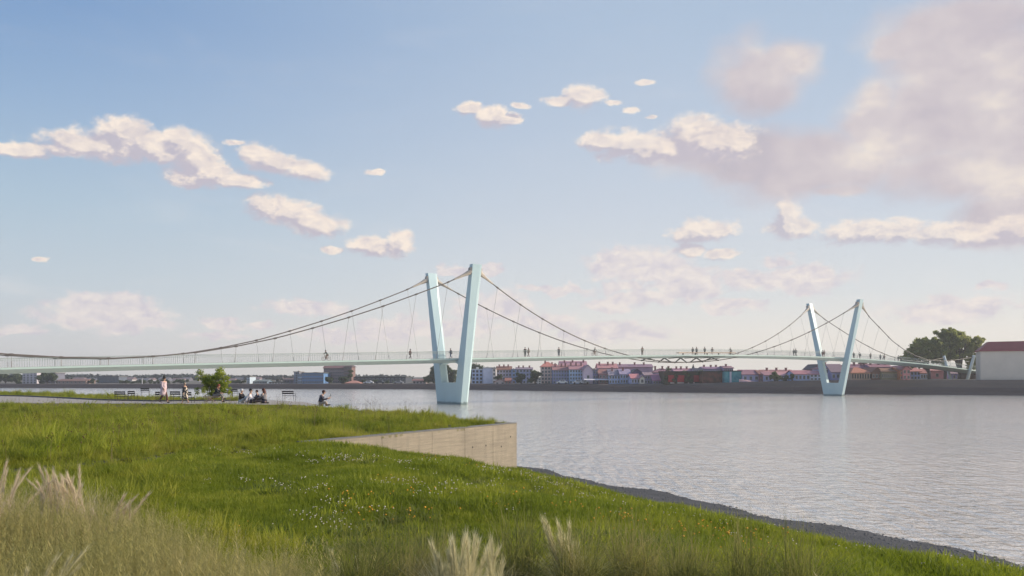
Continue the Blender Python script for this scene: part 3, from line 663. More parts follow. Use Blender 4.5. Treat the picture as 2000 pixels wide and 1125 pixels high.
 ('house', 'pink garden building between the tree trunks', 'house', 1818, 1843, 720, 724, 742.3, 42, (214, 150, 160), (200, 130, 140), 'gable', 1, 1),
 ('house', 'violet low house behind the small end pylon', 'house', 1852, 1892, 724, 730, 742.3, 46, (140, 140, 196), (160, 130, 160), 'gable', 1, 5),
]
for h_ in HL:
    extra = {}
    if h_[0] in ('apartment_building', 'townhouse', 'terraced_house', 'villa', 'hall') and h_[11] != 'flat': extra['chim'] = 3 if h_[4] - h_[3] > 25 else 1
    if 'dark oval' in h_[1]: extra.update(wfr=M_dframe, ww=1.9, wh=1.9)
    if 'glass office' in h_[1] and h_[0] == 'glass_office': extra.update(ww=2.2, wh=2.4, dep=14)
    if h_[0] == 'exhibition_hall': extra.update(ww=2.6, wh=2.0, dep=25)
    if h_[0] == 'barn': extra.update(ww=.7, wh=2.2, wfr=M_dframe)
    H(*h_, group=G, **extra)

# ivy-covered building with red panels, and the mural walls
def long_front(name, label, x0, x1, yt, yb, off, wc, dep=10):
    xm = (x0 + x1) / 2; d = bank_d(xm) + off; A, C = gp(x0, d), gp(x1, d); z0 = bank_top(xm) - .3; zt = EYE - (yt - HOR) / F * d
    root = tag(empty(name, (A.x, d, 0)), label, 'building', G)
    MB().box(0, C.x - A.x, 0, dep, z0, zt).build('wall', wc, root)
    MB().box(-.25, C.x - A.x + .25, -.3, dep + .3, zt, zt + .3).build('roof', mat('dark_flat_roof', (.03, .04, .04), .8), root)
    return root, d, A.x, z0, zt
M_ivywall = mat('overgrown_wall', (.035, .065, .04), .9, 0, .9, col2=(.10, .045, .03), det=6)
M_mural = mat('turquoise_mural', (.03, .18, .24), .8, 0, .7, col2=(.10, .34, .36), det=6)
M_mural2 = mat('dark_mural', (.02, .035, .025), .8, 0, .7, col2=(.22, .07, .05), det=7)
rt, d, ax, z0, zt = long_front('ivy_building', 'long ivy-covered building with three red painted bays', 1297, 1371, 726.5, 750, 5, M_ivywall)
M_redp = mat('red_panel', (.36, .04, .045), .8, .2, 1)
sc_ = d / F
for a, c in ((1305, 1317.5), (1323, 1336.5), (1355, 1369)):
    MB().box((a - 1297) * sc_, (c - 1297) * sc_, -.12, .02, EYE - (746 - HOR) * sc_, EYE - (733 - HOR) * sc_).build('red_bay', M_redp, rt)
for a, c in ((1309, 1317), (1323, 1336), (1343, 1346), (1354, 1357)):
    MB().box((a - 1297) * sc_, (c - 1297) * sc_, -.10, .02, EYE - (749.3 - HOR) * sc_, EYE - (746.6 - HOR) * sc_).build('pale_plinth', mat('pale_stone', (.45, .36, .33), .9, .2, 2), rt)
def leaf_cloud(centers, radii, n, size, flat=.8, seed=0):
    """leaf quads (as two triangles) scattered in the shells of the given clumps"""
    r = np.random.default_rng(seed); centers = np.asarray(centers); radii = np.asarray(radii)
    k = r.choice(len(centers), n, p=(radii ** 2) / (radii ** 2).sum())
    v = r.normal(size=(n, 3)); v /= np.linalg.norm(v, axis=1)[:, None]
    rad = radii[k] * (r.random(n) ** .45) * (.75 + .55 * r.random(n))
    c = centers[k] + v * rad[:, None] * np.array([1, 1, flat])
    a = r.normal(size=(n, 3)); a[:, 2] *= .6; a /= np.linalg.norm(a, axis=1)[:, None]
    b_ = np.cross(a, r.normal(size=(n, 3))); b_ /= np.linalg.norm(b_, axis=1)[:, None]
    s = size * (.6 + .8 * r.random(n))[:, None]
    V = np.stack([c - a * s, c + b_ * s * .5, c + a * s, c - b_ * s * .5], 1).reshape(-1, 3)
    i = np.arange(n)[:, None] * 4
    T = np.concatenate([i + [[0, 1, 2]], i + [[0, 2, 3]]], 1).reshape(-1, 3)
    return V, T
M_ltree = leafmat('dark_far_foliage', [(.06, .085, .05), (.10, .135, .07), (.15, .185, .09)], .5, .3)
M_lbig = leafmat('broadleaf_foliage', [(.16, .20, .06), (.30, .33, .09), (.50, .48, .15)], .6, .4)
M_bark = mat('bark', (.075, .06, .05), .9, .25, 3, bump=.5, bscale=8)
iv = leaf_cloud([(x, -.25, z0 + 1 + 4.2 * random.random()) for x in np.arange(.5, 13, .7) if not (1.2 < x < 3.1 or 4 < x < 6.2 or 9 < x < 11.3)], [.75] * 11 if False else np.full(len([x for x in np.arange(.5, 13, .7) if not (1.2 < x < 3.1 or 4 < x < 6.2 or 9 < x < 11.3)]), .8), 1500, .22, seed=3)
io = bpy.data.objects.new('ivy', fastmesh('ivy', *iv, M_ltree)); link(io, rt); io['kind'] = 'stuff'
rt, d, ax, z0, zt = long_front('mural_building', 'dark painted mural wall right of the red bays', 1371.5, 1416, 726.3, 746, 6, M_mural2)
rt, d, ax, z0, zt = long_front('mural_building', 'turquoise mural building with a pale central pillar', 1416.5, 1448, 725.5, 745, 6, M_mural)
MB().box((1425 - 1416.5) * d / F, (1428.5 - 1416.5) * d / F, -.2, .02, z0, zt - .05).build('pillar', mat('pale_pillar', (.5, .48, .55), .8), rt)

# warehouse at the right end: blank wall, red hipped roof
dW = bank_d(1980) + 8; zb = 3.9
wr = tag(empty('warehouse', (gp(1915, dW).x, dW, 0), R(-21)), 'large blank beige warehouse with dark red hipped roof at the right edge', 'warehouse')
Lw = 46; ze = EYE - (684.5 - HOR) * dW / F
MB().box(0, Lw, 0, 9, zb, ze).build('wall', mat('beige_render', (.60, .53, .45), .9, .05, .3), wr)
zr = ze + 2.6; e = .35
MB().add([(-e, -e, ze), (Lw + e, -e, ze), (Lw + e, 9 + e, ze), (-e, 9 + e, ze), (2.4, 2.6, zr), (Lw - 3, 2.6, zr + .4), (Lw - 3, 6.5, zr + .4), (2.4, 6.5, zr), (-e, -e, ze - .3), (Lw + e, -e, ze - .3), (Lw + e, 9 + e, ze - .3), (-e, 9 + e, ze - .3)],
         [(0, 1, 5, 4), (1, 2, 6, 5), (2, 3, 7, 6), (3, 0, 4, 7), (4, 5, 6, 7), (8, 9, 1, 0), (9, 10, 2, 1), (10, 11, 3, 2), (11, 8, 0, 3)]).build('roof', mat('dark_red_sheet', (.24, .05, .055), .55, .1, .6), wr)

# chimney stack, small spire
dC = 520; c0 = gp(388, dC, 2)
ck = tag(empty('chimney_stack', c0), 'slim tapering grey chimney stack standing behind the young tree', 'chimney')
MB().tube([(0, 0, 0), (0, 0, 9.0)], [1.05, .55], 12).build('shaft', mat('stack_grey', (.42, .40, .42), .8, .15, .6), ck); MB().tube([(0, 0, 9.0), (0, 0, 11.6)], [.62, .58], 12).build('head', mat('stack_head', (.30, .29, .32), .8), ck)
c0 = wp(1354, 722, 330); cs = tag(empty('church_spire', (c0.x, c0.y, 0)), 'small dark pointed turret on the skyline below the belvedere', 'spire')
MB().tube([(0, 0, 4), (0, 0, c0.z + .3)], .5, 8).build('shaft', wallmat((110, 100, 120)), cs)
MB().tube([(0, 0, c0.z + .3), (0, 0, c0.z + .9), (0, 0, c0.z + 2.2)], [.62, .5, .04], 8).build('cap', mat('spire_slate', (.05, .05, .06), .7), cs)

# trees of the far bank
def tree(name, label, base, H_, clumps, n, leaf, m, group=None, trunk=(.35, .12), limbs=6, seed=1, stems=1):
    r = random.Random(seed)
    root = tag(empty(name, base), label, 'tree', group)
    cs = np.array([c[:3] for c in clumps], float); rs = np.array([c[3] for c in clumps], float)
    tk = MB(); mean = cs.mean(0)
    tk.tube([(0, 0, -.3), (mean[0] * .1, mean[1] * .1, cs[:, 2].min() * .7), (mean[0] * .4, mean[1] * .4, mean[2])], [trunk[0], trunk[0] * .8, trunk[1]], 8)
    for k in range(min(limbs, len(cs))):
        c = cs[k]; z_ = cs[:, 2].min() * (.55 + .3 * r.random()); tk.tube([(0, 0, z_), (c[0] * .5, c[1] * .5, z_ + (c[2] - z_) * .55 + .1), tuple(c)], [trunk[0] * .5, trunk[0] * .3, trunk[1] * .3], 6)
    tk.build('trunk', M_bark, root)
    V, T = leaf_cloud(cs, rs, n, leaf, seed=seed)
    link(bpy.data.objects.new('crown', fastmesh('crown', V, T, m)), root)
    return root
def far_tree(label, x0, x1, yt, yb, off, n=1500, leaf=.42, m=None, seed=1, d=None, group='trees along the far bank', name='tree'):
    xm = (x0 + x1) / 2; d = d or bank_d(xm) + off; b0 = gp(xm, d, min(bank_top(xm), EYE - (yb - HOR) * d / F + .5)); wd = (x1 - x0) * d / F; ht = EYE - (yt - HOR) * d / F - b0.z
    r = random.Random(seed); cl = []
    for k in range(max(6, int(wd * 1.3))):
        a = r.uniform(-1, 1); rr_ = min(wd, ht) * r.uniform(.14, .24)
        zc = ht * r.uniform(.38, 1) * math.sqrt(max(.1, 1 - .55 * a * a)) - rr_ * .8
        cl.append((a * (wd / 2 - rr_ * .8), r.uniform(-.25, .25) * wd, max(rr_ * .7, zc), rr_))
    cl.append((0, 0, ht * .5, min(wd, ht) * .3))
    return tree(name, label, b0, ht, cl, n, leaf, m or M_ltree, group, trunk=(.3, .1), seed=seed)
far_tree('big dark tree group seen between the legs of the near pylon', 829, 896, 711, 750, 14, 5200, .55, seed=5)
far_tree('dark treetop above the white blocks right of the near pylon', 912, 950, 706, 745, 60, 2200, .5, seed=6)
far_tree('tall dark tree covering the left side of the cream apartment house', 1032, 1058, 715.5, 750, 4, 2600, .4, seed=7)
far_tree('dark green tree in front of the bluish apartments', 1007, 1030, 722, 750, 8, 2000, .4, seed=8)
far_tree('small dark tree against the lilac apartments', 967, 984, 727, 748, 6, 1300, .35, seed=9)
far_tree('dark treetop on the skyline above the rose-roofed townhouses', 1122, 1156, 702, 740, 50, 1800, .5, seed=10)
far_tree('round black tree between the pale houses', 1501, 1526, 725.5, 744, 5, 2200, .36, seed=11)
far_tree('small green tree right of the round black tree', 1530, 1542, 731, 744, 6, 700, .3, seed=12)
far_tree('green bush tree beside the long sky blue house', 1543, 1552, 728, 744, 6, 700, .3, seed=13)
far_tree('dark tree at the left foot of the brown apartment building', 634, 655, 733, 749, 8, 1300, .5, seed=14)
far_tree('dark tree at the right foot of the brown apartment building', 655, 680, 732, 749, 8, 1500, .5, seed=15)
far_tree('slim dark tree at the right end of the brown brick block', 680, 690, 718, 749, 22, 900, .5, seed=16)
far_tree('dark tree behind the pink-roofed house above the barn', 1670, 1700, 703, 730, 50, 1500, .45, seed=17)
far_tree('dark flat-topped pine on the skyline left of the turret', 1303, 1316, 716, 735, 50, 500, .5, seed=18)
far_tree('dark trees on the skyline behind the ivy-covered building', 1322, 1348, 717, 735, 52, 1000, .5, seed=19)
far_tree('dark tree mass at the far left edge of the bank', -20, 42, 724, 749, 22, 3800, .6, seed=20)
far_tree('dark tree between the two blocks at the left', 24, 44, 735, 749, 8, 900, .5, seed=21)
far_tree('dark trees closing the row right of the dark low block', 72, 112, 726, 749, 12, 2600, .6, seed=22)
for k, (x0, x1, y) in enumerate([(168, 190, 740), (232, 262, 741), (262, 300, 740), (300, 335, 739), (335, 372, 740), (440, 480, 741), (704, 722, 742), (726, 742, 741), (748, 764, 743), (766, 786, 742)]):
    far_tree(['low dark tree left of the dark flat-roofed office', 'low dark tree right of the dark flat-roofed office', 'dark tree left of the pale lamp mast', 'dark tree behind the woman in the pink coat', 'dark tree between the two standing women', 'dark trees right of the chimney stack',
              'small tree next to the pink tent-roofed kiosk', 'second small tree in front of the long dark hall', 'third small tree in front of the long dark hall', 'last small tree at the right end of the long dark hall'][k], x0, x1, y, 749, 14 + 3 * (k % 3), 1100, .5, seed=30 + k)
# the big tree at the bridge's right end: three trunks
BT = [(1815, 262, [(-5, 0, 7, 2.4), (-3, 0, 9.5, 2.4), (0, 1, 10.2, 2.6), (-6.8, 0, 5.0, 1.8), (2.5, 0, 8.5, 2.6), (-1, -1, 6.6, 2.2), (-4, 1, 4.2, 1.5), (3.5, 1, 5.8, 2.2)], 'left trunk'),
      (1846, 264, [(-1.5, 0, 10.5, 2.6), (0, 0, 13.2, 2.3), (2.2, 0, 11.2, 2.8), (-.5, 1, 8, 2.6), (2.0, -1, 7.6, 2.6), (0, -1, 14.2, 1.2), (3.8, 0, 13.3, 1.9)], 'middle trunk'),
      (1873, 262, [(0, 0, 10.8, 2.6), (2.5, 0, 11.3, 2.4), (5.3, 0, 9.9, 2.2), (6.9, 0, 8.3, 1.7), (3, 0, 7.9, 2.6), (5.2, 1, 5.5, 2.2), (0, 1, 6.8, 2.3), (3.6, 0, 3.4, 1.5)], 'right trunk')]
for k, (x, d, cl, wh_) in enumerate(BT):
    d += 17; cl = [(c[0] * 1.07, c[1], c[2] * 1.09 + .5, c[3] * 1.05) for c in cl]
    r = random.Random(60 + k); cl2 = []
    for c in cl:
        cl2.append((c[0], c[1], c[2], c[3] * .72))
        for j in range(13):
            a = r.uniform(0, 6.28); q = c[3] * r.uniform(.7, 1.25); ph = r.uniform(-.9, 1.2)
            cl2.append((c[0] + q * math.cos(a) * math.cos(ph), c[1] + q * math.sin(a), c[2] + q * math.sin(ph) * .85, c[3] * r.uniform(.22, .42)))
    tree('broadleaf_tree', 'tall broadleaf tree at the right bank, the one on the ' + wh_, gp(x, d, bank_top(1850)), 15, cl2, 21000, .33, M_lbig, 'tall trees at the right bridge end', trunk=(.55, .2), limbs=14, seed=70 + k)

# wooded ridge far behind the left bank
rx = []; rr_ = random.Random(4)
for x in np.arange(-300, 800, 2.6):
    yt = float(np.interp(x, [-300, 110, 160, 200, 260, 300, 372, 392, 440, 480, 520, 575, 640, 800], [729, 732, 731, 733, 733, 732, 730, 734, 735, 736, 734, 737, 740, 741]))
    dd = rr_.uniform(640, 900); z = EYE - (yt - HOR) / F * dd
    q = gp(x + rr_.uniform(-2, 2), dd); r0 = rr_.uniform(2.2, 4.2)
    for zz in np.arange(3.2, max(3.4, z - r0), 2.5): rx.append((q.x + rr_.uniform(-2, 2), q.y, zz, r0))
    rx.append((q.x, q.y, z - r0 + rr_.uniform(-.5, .5), r0))
rx = np.array(rx); V, T = leaf_cloud(rx[:, :3], rx[:, 3], 60000, 1.7, seed=8)
M_ridge = leafmat('ridge_foliage', [(.022, .036, .042), (.032, .050, .050), (.046, .066, .058)], .2, .05)
o = bpy.data.objects.new('treeline', fastmesh('treeline', V, T, M_ridge)); link(o); tag(o, 'distant wooded ridge along the horizon', 'woods', kind='stuff')
hv = []; hf = []
hx = np.arange(-400, 900, 20)
for i, x in enumerate(hx):
    yt = float(np.interp(x, [-300, 110, 372, 440, 640, 900], [736, 738, 737, 741, 744, 746])); 
    for dd, k in ((900, 0), (960, 1), (1200, .6)): q = gp(x, dd); hv.append((q.x, q.y, 3.2 + max(0, EYE - (yt - HOR) / F * 960 - 3.2) * k))
for i in range(len(hx) - 1):
    for j in range(2): hf.append((i * 3 + j, (i + 1) * 3 + j, (i + 1) * 3 + j + 1, i * 3 + j + 1))
tag(mesh('hills', hv, hf, mat('hill_green', (.03, .045, .03), .95, .3, .02), smooth=True), 'low hills behind the left bank', kind='structure')

# small distant houses scattered on the ridge
rr_ = random.Random(9)
DH = [(150, 742, 'row of the left ridge'), (176, 743, ''), (250, 741, ''), (276, 743, ''), (290, 742, ''), (318, 741, ''), (346, 743, ''), (362, 741, ''), (448, 743, ''), (466, 741, ''), (500, 740, ''), (512, 743, ''), (540, 739, ''), (562, 741, '')]
dn = ['pale', 'grey', 'whitish', 'mauve']
for k, (x, y, _) in enumerate(DH):
    d = 560 + 12 * k; wd = rr_.uniform(5, 9); q = gp(x, d); zt = EYE - (y - HOR) * d / F
    where = ['left of the dark flat-roofed office', 'just left of the dark flat-roofed office', 'just right of the dark flat-roofed office', 'right of the dark flat-roofed office', 'left of the woman in pink', 'behind the woman in pink', 'between the two standing women', 'left of the chimney stack', 'right of the young tree', 'left of the slim stair tower', 'right of the slim stair tower', 'behind the bluish warehouse', 'above the low white pavilion', 'left of the grey stair block'][k]
    root = tag(empty('distant_house', (q.x, q.y, 0)), 'tiny ' + dn[k % 4] + ' house on the ridge ' + where, 'house', 'tiny houses on the wooded ridge')
    MB().box(-wd / 2, wd / 2, 0, 8, 2, zt).build('wall', wallmat([(160, 160, 172), (120, 124, 142), (176, 172, 176), (128, 124, 142)][k % 4]), root)
    MB().loft([[(-wd / 2 - .3, -.4, zt), (-wd / 2 - .3, 4, zt + 1.6), (-wd / 2 - .3, 8.4, zt)], [(wd / 2 + .3, -.4, zt), (wd / 2 + .3, 4, zt + 1.6), (wd / 2 + .3, 8.4, zt)]]).build('roof', roofmat([(120, 96, 104), (92, 92, 106)][k % 2]), root)

# parked cars and a market canopy on the quay
def car(label, x, yoff, col, group='cars parked on the far quay'):
    d = bank_d(x) + yoff; q = gp(x, d, bank_top(x) + .03); root = tag(empty('parked_car', q), label, 'car', group)
    pr = [(-2.1, .35), (-2.15, .75), (-1.3, .9), (-.75, 1.38), (.8, 1.42), (1.5, .95), (2.05, .85), (2.12, .35)]
    MB().loft([[(x_, y_, z_) for x_, z_ in pr] for y_ in (-.85, .85)]).build('body', mat('car_%d' % int(col[0] * 100), col, .3, spec=.5), root)
    MB().box(-.7, .0, -.865, .865, .95, 1.30).box(.06, .8, -.865, .865, .95, 1.30).build('windows', M_glass, root)
    for sx_ in (-1.3, 1.3):
        for sy in (-1, 1): MB().tube([(sx_, sy * .7, .32), (sx_, sy * .9, .32)], .32, 10).build('wheel', M_black, root)
car('white car in front of the slate blue terraced house', 1098, 4.2, (.75, .74, .72)); car('pale car left of the white canopy', 1129, 4.2, (.6, .6, .62))
car('silver car at the left edge of the white canopy', 1140, 5.0, (.45, .46, .48)); car('dark car before the long dark hall', 742, 5, (.04, .05, .06)); car('grey car at the right end of the long dark hall', 778, 5, (.3, .3, .33)); car('white car left of the dark car on the quay', 720, 5, (.7, .7, .72))
q = gp(1168, bank_d(1168) + 5); cn = tag(empty('market_canopy', (q.x, q.y, bank_top(1168))), 'long low white market canopy on the quay', 'canopy')
MB().loft([[(x_, 0 - .2, 1.5), (x_, 1.5, 1.9), (x_, 3.2, 1.5), (x_, 3.2, 1.4), (x_, -.2, 1.4)] for x_ in (-5, 5)]).build('roof', mat('white_canvas', (.7, .66, .68), .8), cn)
for x_ in (-4.8, -1.6, 1.6, 4.8):
    MB().box(x_ - .05, x_ + .05, -.1, 0, 0, 1.45).build('post', M_iron, cn)
q = gp(1458, bank_d(1458) + 4.5, bank_top(1458)); bo_ = tag(empty('upturned_boat', q), 'pink and white upturned boat on the embankment before the lilac house', 'boat')
MB().loft([[(x_, w_ * math.cos(a), .1 + h_ * math.sin(a)) for a in np.linspace(0, math.pi, 6)] for x_, w_, h_ in ((-2.4, .05, .9), (-1.4, .5, .8), (0, .65, .6), (1.4, .5, .35), (2.5, .05, .1))]).build('hull', mat('pink_hull', (.6, .38, .38), .5), bo_)
q = gp(374, 420, 2); lm = tag(empty('lamp_mast', (gp(274, 390).x, 392, bank_top(274))), 'pale slim lamp mast on the far quay left of the pink-coated woman', 'lamp mast')
MB().tube([(0, 0, 0), (0, 0, 2.6)], [.22, .16], 6).build('post', mat('pale_post', (.5, .5, .52), .6), lm); MB().box(-.35, .35, -.2, .2, 2.6, 2.8).build('lamp_head', mat('pale_post', (.5, .5, .52)), lm)
# ------------------------------------------------------------------ people
def skinmat(name, c): return mat(name, c, .6, .05, 2)
SK = [skinmat('skin_light', (.52, .33, .24)), skinmat('skin_tan', (.40, .24, .16))]
def cloth(name, c, var=.08): return mat('cloth_' + name, c, .85, var, 6)
def skin_obj(name, pts, edges, m, parent, lev=1, smooth=True):
    """pts: list of (x,y,z,r); the first one is the root of the surface"""
    me = bpy.data.meshes.new(name); me.from_pydata([p[:3] for p in pts], edges, []); me.materials.append(m)
    o = bpy.data.objects.new(name, me); link(o, parent)
    sk = o.modifiers.new('Skin', 'SKIN'); sk.use_smooth_shade = True
    for i, p in enumerate(pts):
        r = p[3]; me.skin_vertices[0].data[i].radius = (r, r) if not isinstance(r, tuple) else r
        me.skin_vertices[0].data[i].use_root = (i == 0)
    sb = o.modifiers.new('Sub', 'SUBSURF'); sb.levels = lev; sb.render_levels = lev
    return o
def lerp(a, b, f): return tuple(a[i] + (b[i] - a[i]) * f for i in range(len(a)))
POSES = {
 # joints in metres for a 1.75 m body; x forward, y to the left
 'stand': dict(pel=(0, 0, .93), chest=(0, 0, 1.25), neck=(.0, 0, 1.48), head=(.03, 0, 1.63), sh=(0, .18, 1.42), el=(-.03, .23, 1.13), wr=(.04, .24, .88), hip=(0, .09, .90), kn=(.02, .10, .50), an=(0, .11, .08)),
 'walk': dict(pel=(0, 0, .92), chest=(.02, 0, 1.24), neck=(.03, 0, 1.47), head=(.06, 0, 1.62), sh=(.02, .18, 1.41), el=((-.12, .23, 1.14), (.08, -.23, 1.14)), wr=((-.10, .24, .88), (.24, -.22, .96)), hip=(0, .09, .89), kn=((.16, .09, .50), (-.02, -.09, .48)), an=((.24, .10, .08), (-.32, -.10, .16))),
 'ride': dict(pel=(-.22, 0, 1.02), chest=(.02, 0, 1.30), neck=(.12, 0, 1.50), head=(.18, 0, 1.64), sh=(.10, .18, 1.44), el=(.28, .22, 1.22), wr=(.48, .22, 1.10), hip=(-.20, .09, .98), kn=((.14, .10, .86), (.10, -.10, .66)), an=((.02, .11, .46), (.06, -.11, .24))),
 'bench': dict(pel=(0, 0, .50), chest=(.10, 0, .80), neck=(.18, 0, 1.02), head=(.26, 0, 1.14), sh=(.16, .17, .98), el=(.22, .21, .72), wr=(.44, .10, .66), hip=(.0, .09, .49), kn=((.44, .09, .54), (.44, -.07, .60)), an=((.46, .09, .09), (.62, -.02, .30))),
 'ground': dict(pel=(0, 0, .12), chest=(-.04, 0, .42), neck=(.02, 0, .64), head=(.06, 0, .78), sh=(0, .18, .59), el=((.14, .22, .38), (.16, -.20, .38)), wr=((.34, .16, .34), (.36, -.12, .34)), hip=(.02, .10, .12), kn=((.36, .14, .44), (.40, -.12, .42)), an=((.62, .14, .08), (.66, -.12, .08))),
 'lean': dict(pel=(0, 0, .12), chest=(-.12, 0, .40), neck=(-.16, 0, .62), head=(-.12, 0, .77), sh=(-.16, .18, .56), el=((-.34, .24, .32), (-.30, -.22, .32)), wr=((-.42, .25, .06), (-.38, -.24, .06)), hip=(.02, .10, .12), kn=((.40, .12, .34), (.46, -.10, .14)), an=((.72, .12, .08), (.88, -.10, .08))),
 'phone': dict(pel=(0, 0, .12), chest=(.04, 0, .42), neck=(.12, 0, .63), head=(.20, 0, .75), sh=(.06, .18, .59), el=((.16, .22, .34), (.16, -.24, .36)), wr=((.42, .14, .40), (.46, -.12, .46)), hip=(.02, .10, .12), kn=((.32, .30, .22), (.32, -.30, .22)), an=((.30, .02, .08), (.36, -.10, .09))),
}
def person(label, loc, face, pose='walk', h=1.75, top=(.1, .1, .1), legs=(.05, .06, .09), skin=0, hair=(.03, .02, .015), hstyle='short', coat=None, shoes=(.03, .03, .03), near=False, group=None, bare=False, name='person', topmat=None):
    k = h / 1.75; J = POSES[pose]
    def j(n, s):
        v = J[n]
        if isinstance(v[0], tuple): return v[0] if s > 0 else v[1]
        return (v[0], v[1] * s, v[2])
    root = tag(empty(name, loc, face), label, 'person', group); root.scale = (k, k, k)
    P, E_ = [], []
    def add(p, r, to=None):
        P.append((*p, r)); i = len(P) - 1
        if to is not None: E_.append((to, i))
        return i
    pel = add(J['pel'], .125); mid = add(lerp(J['pel'], J['chest'], .5), .115, pel); ch = add(J['chest'], .135, mid); up_ = add(lerp(J['chest'], J['neck'], .7), .095, ch)
    nk = add(J['neck'], .052, up_); hd = J['head']
    a1 = add((hd[0] + .01, 0, hd[2] - .03), .078, nk); a2 = add((hd[0], 0, hd[2] + .04), .092, a1); add((hd[0] - .012, 0, hd[2] + .095), .062, a2)
    for s in (1, -1):
        sh = add(j('sh', s), .060, up_); el_ = add(j('el', s), .042, sh); w_ = add(j('wr', s), .030, el_)
        d_ = Vector(j('wr', s)) - Vector(j('el', s)); d_.normalize(); pm = Vector(j('wr', s)) + d_ * .07; hnd = add(tuple(pm), .034, w_)
        if near:
            sd = Vector((0, 1, 0)) if abs(d_.y) < .8 else Vector((1, 0, 0)); crl = d_.cross(sd).normalized()
            for q, ln in zip((-.027, -.009, .009, .027), (.060, .072, .070, .054)):
                f1 = pm + sd * q + d_ * (.03 + ln * .5); f2 = f1 + d_ * ln * .4 + crl * .02
                add(tuple(f2), .008, add(tuple(f1), .009, hnd))
            add(tuple(pm + sd * -.055 * s + d_ * .03), .009, add(tuple(pm + sd * -.035 * s), .011, hnd))
        hp = add(j('hip', s), .085, pel); kn = add(j('kn', s), .058, hp); an = add(j('an', s), .038, kn)
        A_ = j('an', s); ft = add((A_[0] + .03, A_[1], A_[2] - .04), .042, an); add((A_[0] + .17, A_[1], A_[2] - .05), .030, ft)
    skin_obj('body', P, E_, SK[skin], root, 1)
    # face and ears
    if near:
        fc = MB(); fc.tube([(hd[0] + .088, 0, hd[2] + .035), (hd[0] + .108, 0, hd[2] - .005)], [.008, .016], 5); fc.build('nose', SK[skin], root)
        for s in (1, -1): MB().ball((hd[0] + .080, .032 * s, hd[2] + .035), .012, .014, .008, 6, 4).build('eye', M_black, root); MB().ball((hd[0], .090 * s, hd[2] + .01), .022, .010, .032, 6, 4).build('ear', SK[skin], root)
        MB().ball((hd[0] + .084, 0, hd[2] - .045), .008, .026, .006, 6, 4).build('mouth', mat('lips', (.35, .12, .10), .6), root)
    # hair
    hm = mat('hair_%d_%d' % (int(hair[0] * 999), int(hair[1] * 999)), hair, .6, .3, 20)
    hb_ = MB(); hb_.ball((hd[0] - .022, 0, hd[2] + .055), .105, .104, .110, 12, 8)
    if hstyle == 'long': hb_.loft([[(hd[0] - .05 + x * .06, y * .105, hd[2] + .05) for x, y in ((1, .6), (1, -.6), (-1, -.8), (-1, .8))], [(hd[0] - .09 + x * .06, y * .115, hd[2] - .14) for x, y in ((1, .9), (1, -.9), (-1, -.8), (-1, .8))], [(hd[0] - .12 + x * .04, y * .09, hd[2] - .34) for x, y in ((1, .8), (1, -.8), (-1, -.7), (-1, .7))]])
    if hstyle == 'bun': hb_.ball((hd[0] - .04, 0, hd[2] + .185), .062, .062, .060, 10, 6)
    hb_.build('hair', hm, root, smooth=True)
    # trousers, top, shoes
    tm = topmat or cloth('%d_%d_%d' % tuple(int(x * 100) for x in top), top); lm_ = cloth('%d_%d_%d' % tuple(int(x * 100) for x in legs), legs)
    if not bare:
        P2, E2 = [(*J['pel'], .145)], []
        for s in (1, -1):
            n0 = len(P2); a_, b_ = j('kn', s), j('an', s); P2 += [(*j('hip', s), .108), (*a_, .078), (*lerp(a_, b_, .88), .058)]; E2 += [(0, n0), (n0, n0 + 1), (n0 + 1, n0 + 2)]
        skin_obj('trousers', P2, E2, lm_, root, 1)
    P3 = [(*J['chest'], .160), (*lerp(J['pel'], J['chest'], .5), .145), (*lerp(J['pel'], J['chest'], .05), .150), (*lerp(J['chest'], J['neck'], .72), .112)]; E3 = [(0, 1), (1, 2), (0, 3)]
    for s in (1, -1):
        n0 = len(P3); a_, b_ = j('el', s), j('wr', s); P3 += [(*j('sh', s), .080), (*a_, .058), (*lerp(a_, b_, .85), .046)]; E3 += [(3, n0), (n0, n0 + 1), (n0 + 1, n0 + 2)]
    skin_obj('jacket' if near else 'top', P3, E3, tm, root, 1)
    for s in (1, -1):
        A_ = j('an', s); sm = MB(); sm.ball((A_[0] + .07, A_[1], A_[2] - .035), .135, .050, .048, 8, 6); sm.build('shoe', mat('shoe_%d' % int(shoes[0] * 100), shoes, .6), root)
    if coat:
        zt_, zb_, wtop, wbot, sw = coat; rings = []
        for f in (0, .3, .6, .85, 1):
            z = zt_ + (zb_ - zt_) * f; w_ = wtop + (wbot - wtop) * f
            rings.append([(sw * f * f + math.cos(a) * w_ * .78 * (1 + .07 * math.sin(5 * a) * f), math.sin(a) * w_ * (1 + .05 * math.cos(7 * a) * f), z) for a in np.linspace(0, 2 * math.pi, 16, endpoint=False)])
        MB().loft(rings).build('coat_skirt', tm, root, smooth=True)
    return root
def tz(x, d): return gp(x, d, TZ + .03)
pat = bpy.data.materials.new('patterned_cloth'); pat.use_nodes = True; N = NT(pat.node_tree); b = pat.node_tree.nodes['Principled BSDF']; b.inputs['Roughness'].default_value = .85
vo = N.n('ShaderNodeTexVoronoi'); vo.inputs['Scale'].default_value = 9; tcn = N.n('ShaderNodeTexCoord'); N.link(tcn.outputs['Object'], vo.inputs['Vector'])
nzp = N.noise(tcn.outputs['Object'], 6, 2, .5)
N.link(N.mix(N.math('GREATER_THAN', N.math('ADD', nzp.outputs['Fac'], N.math('MULTIPLY', vo.outputs['Distance'],   .3)), .72), (.018, .020, .028), (.62, .54, .44)), b.inputs['Base Color'])
GT = 'people on the terrace'
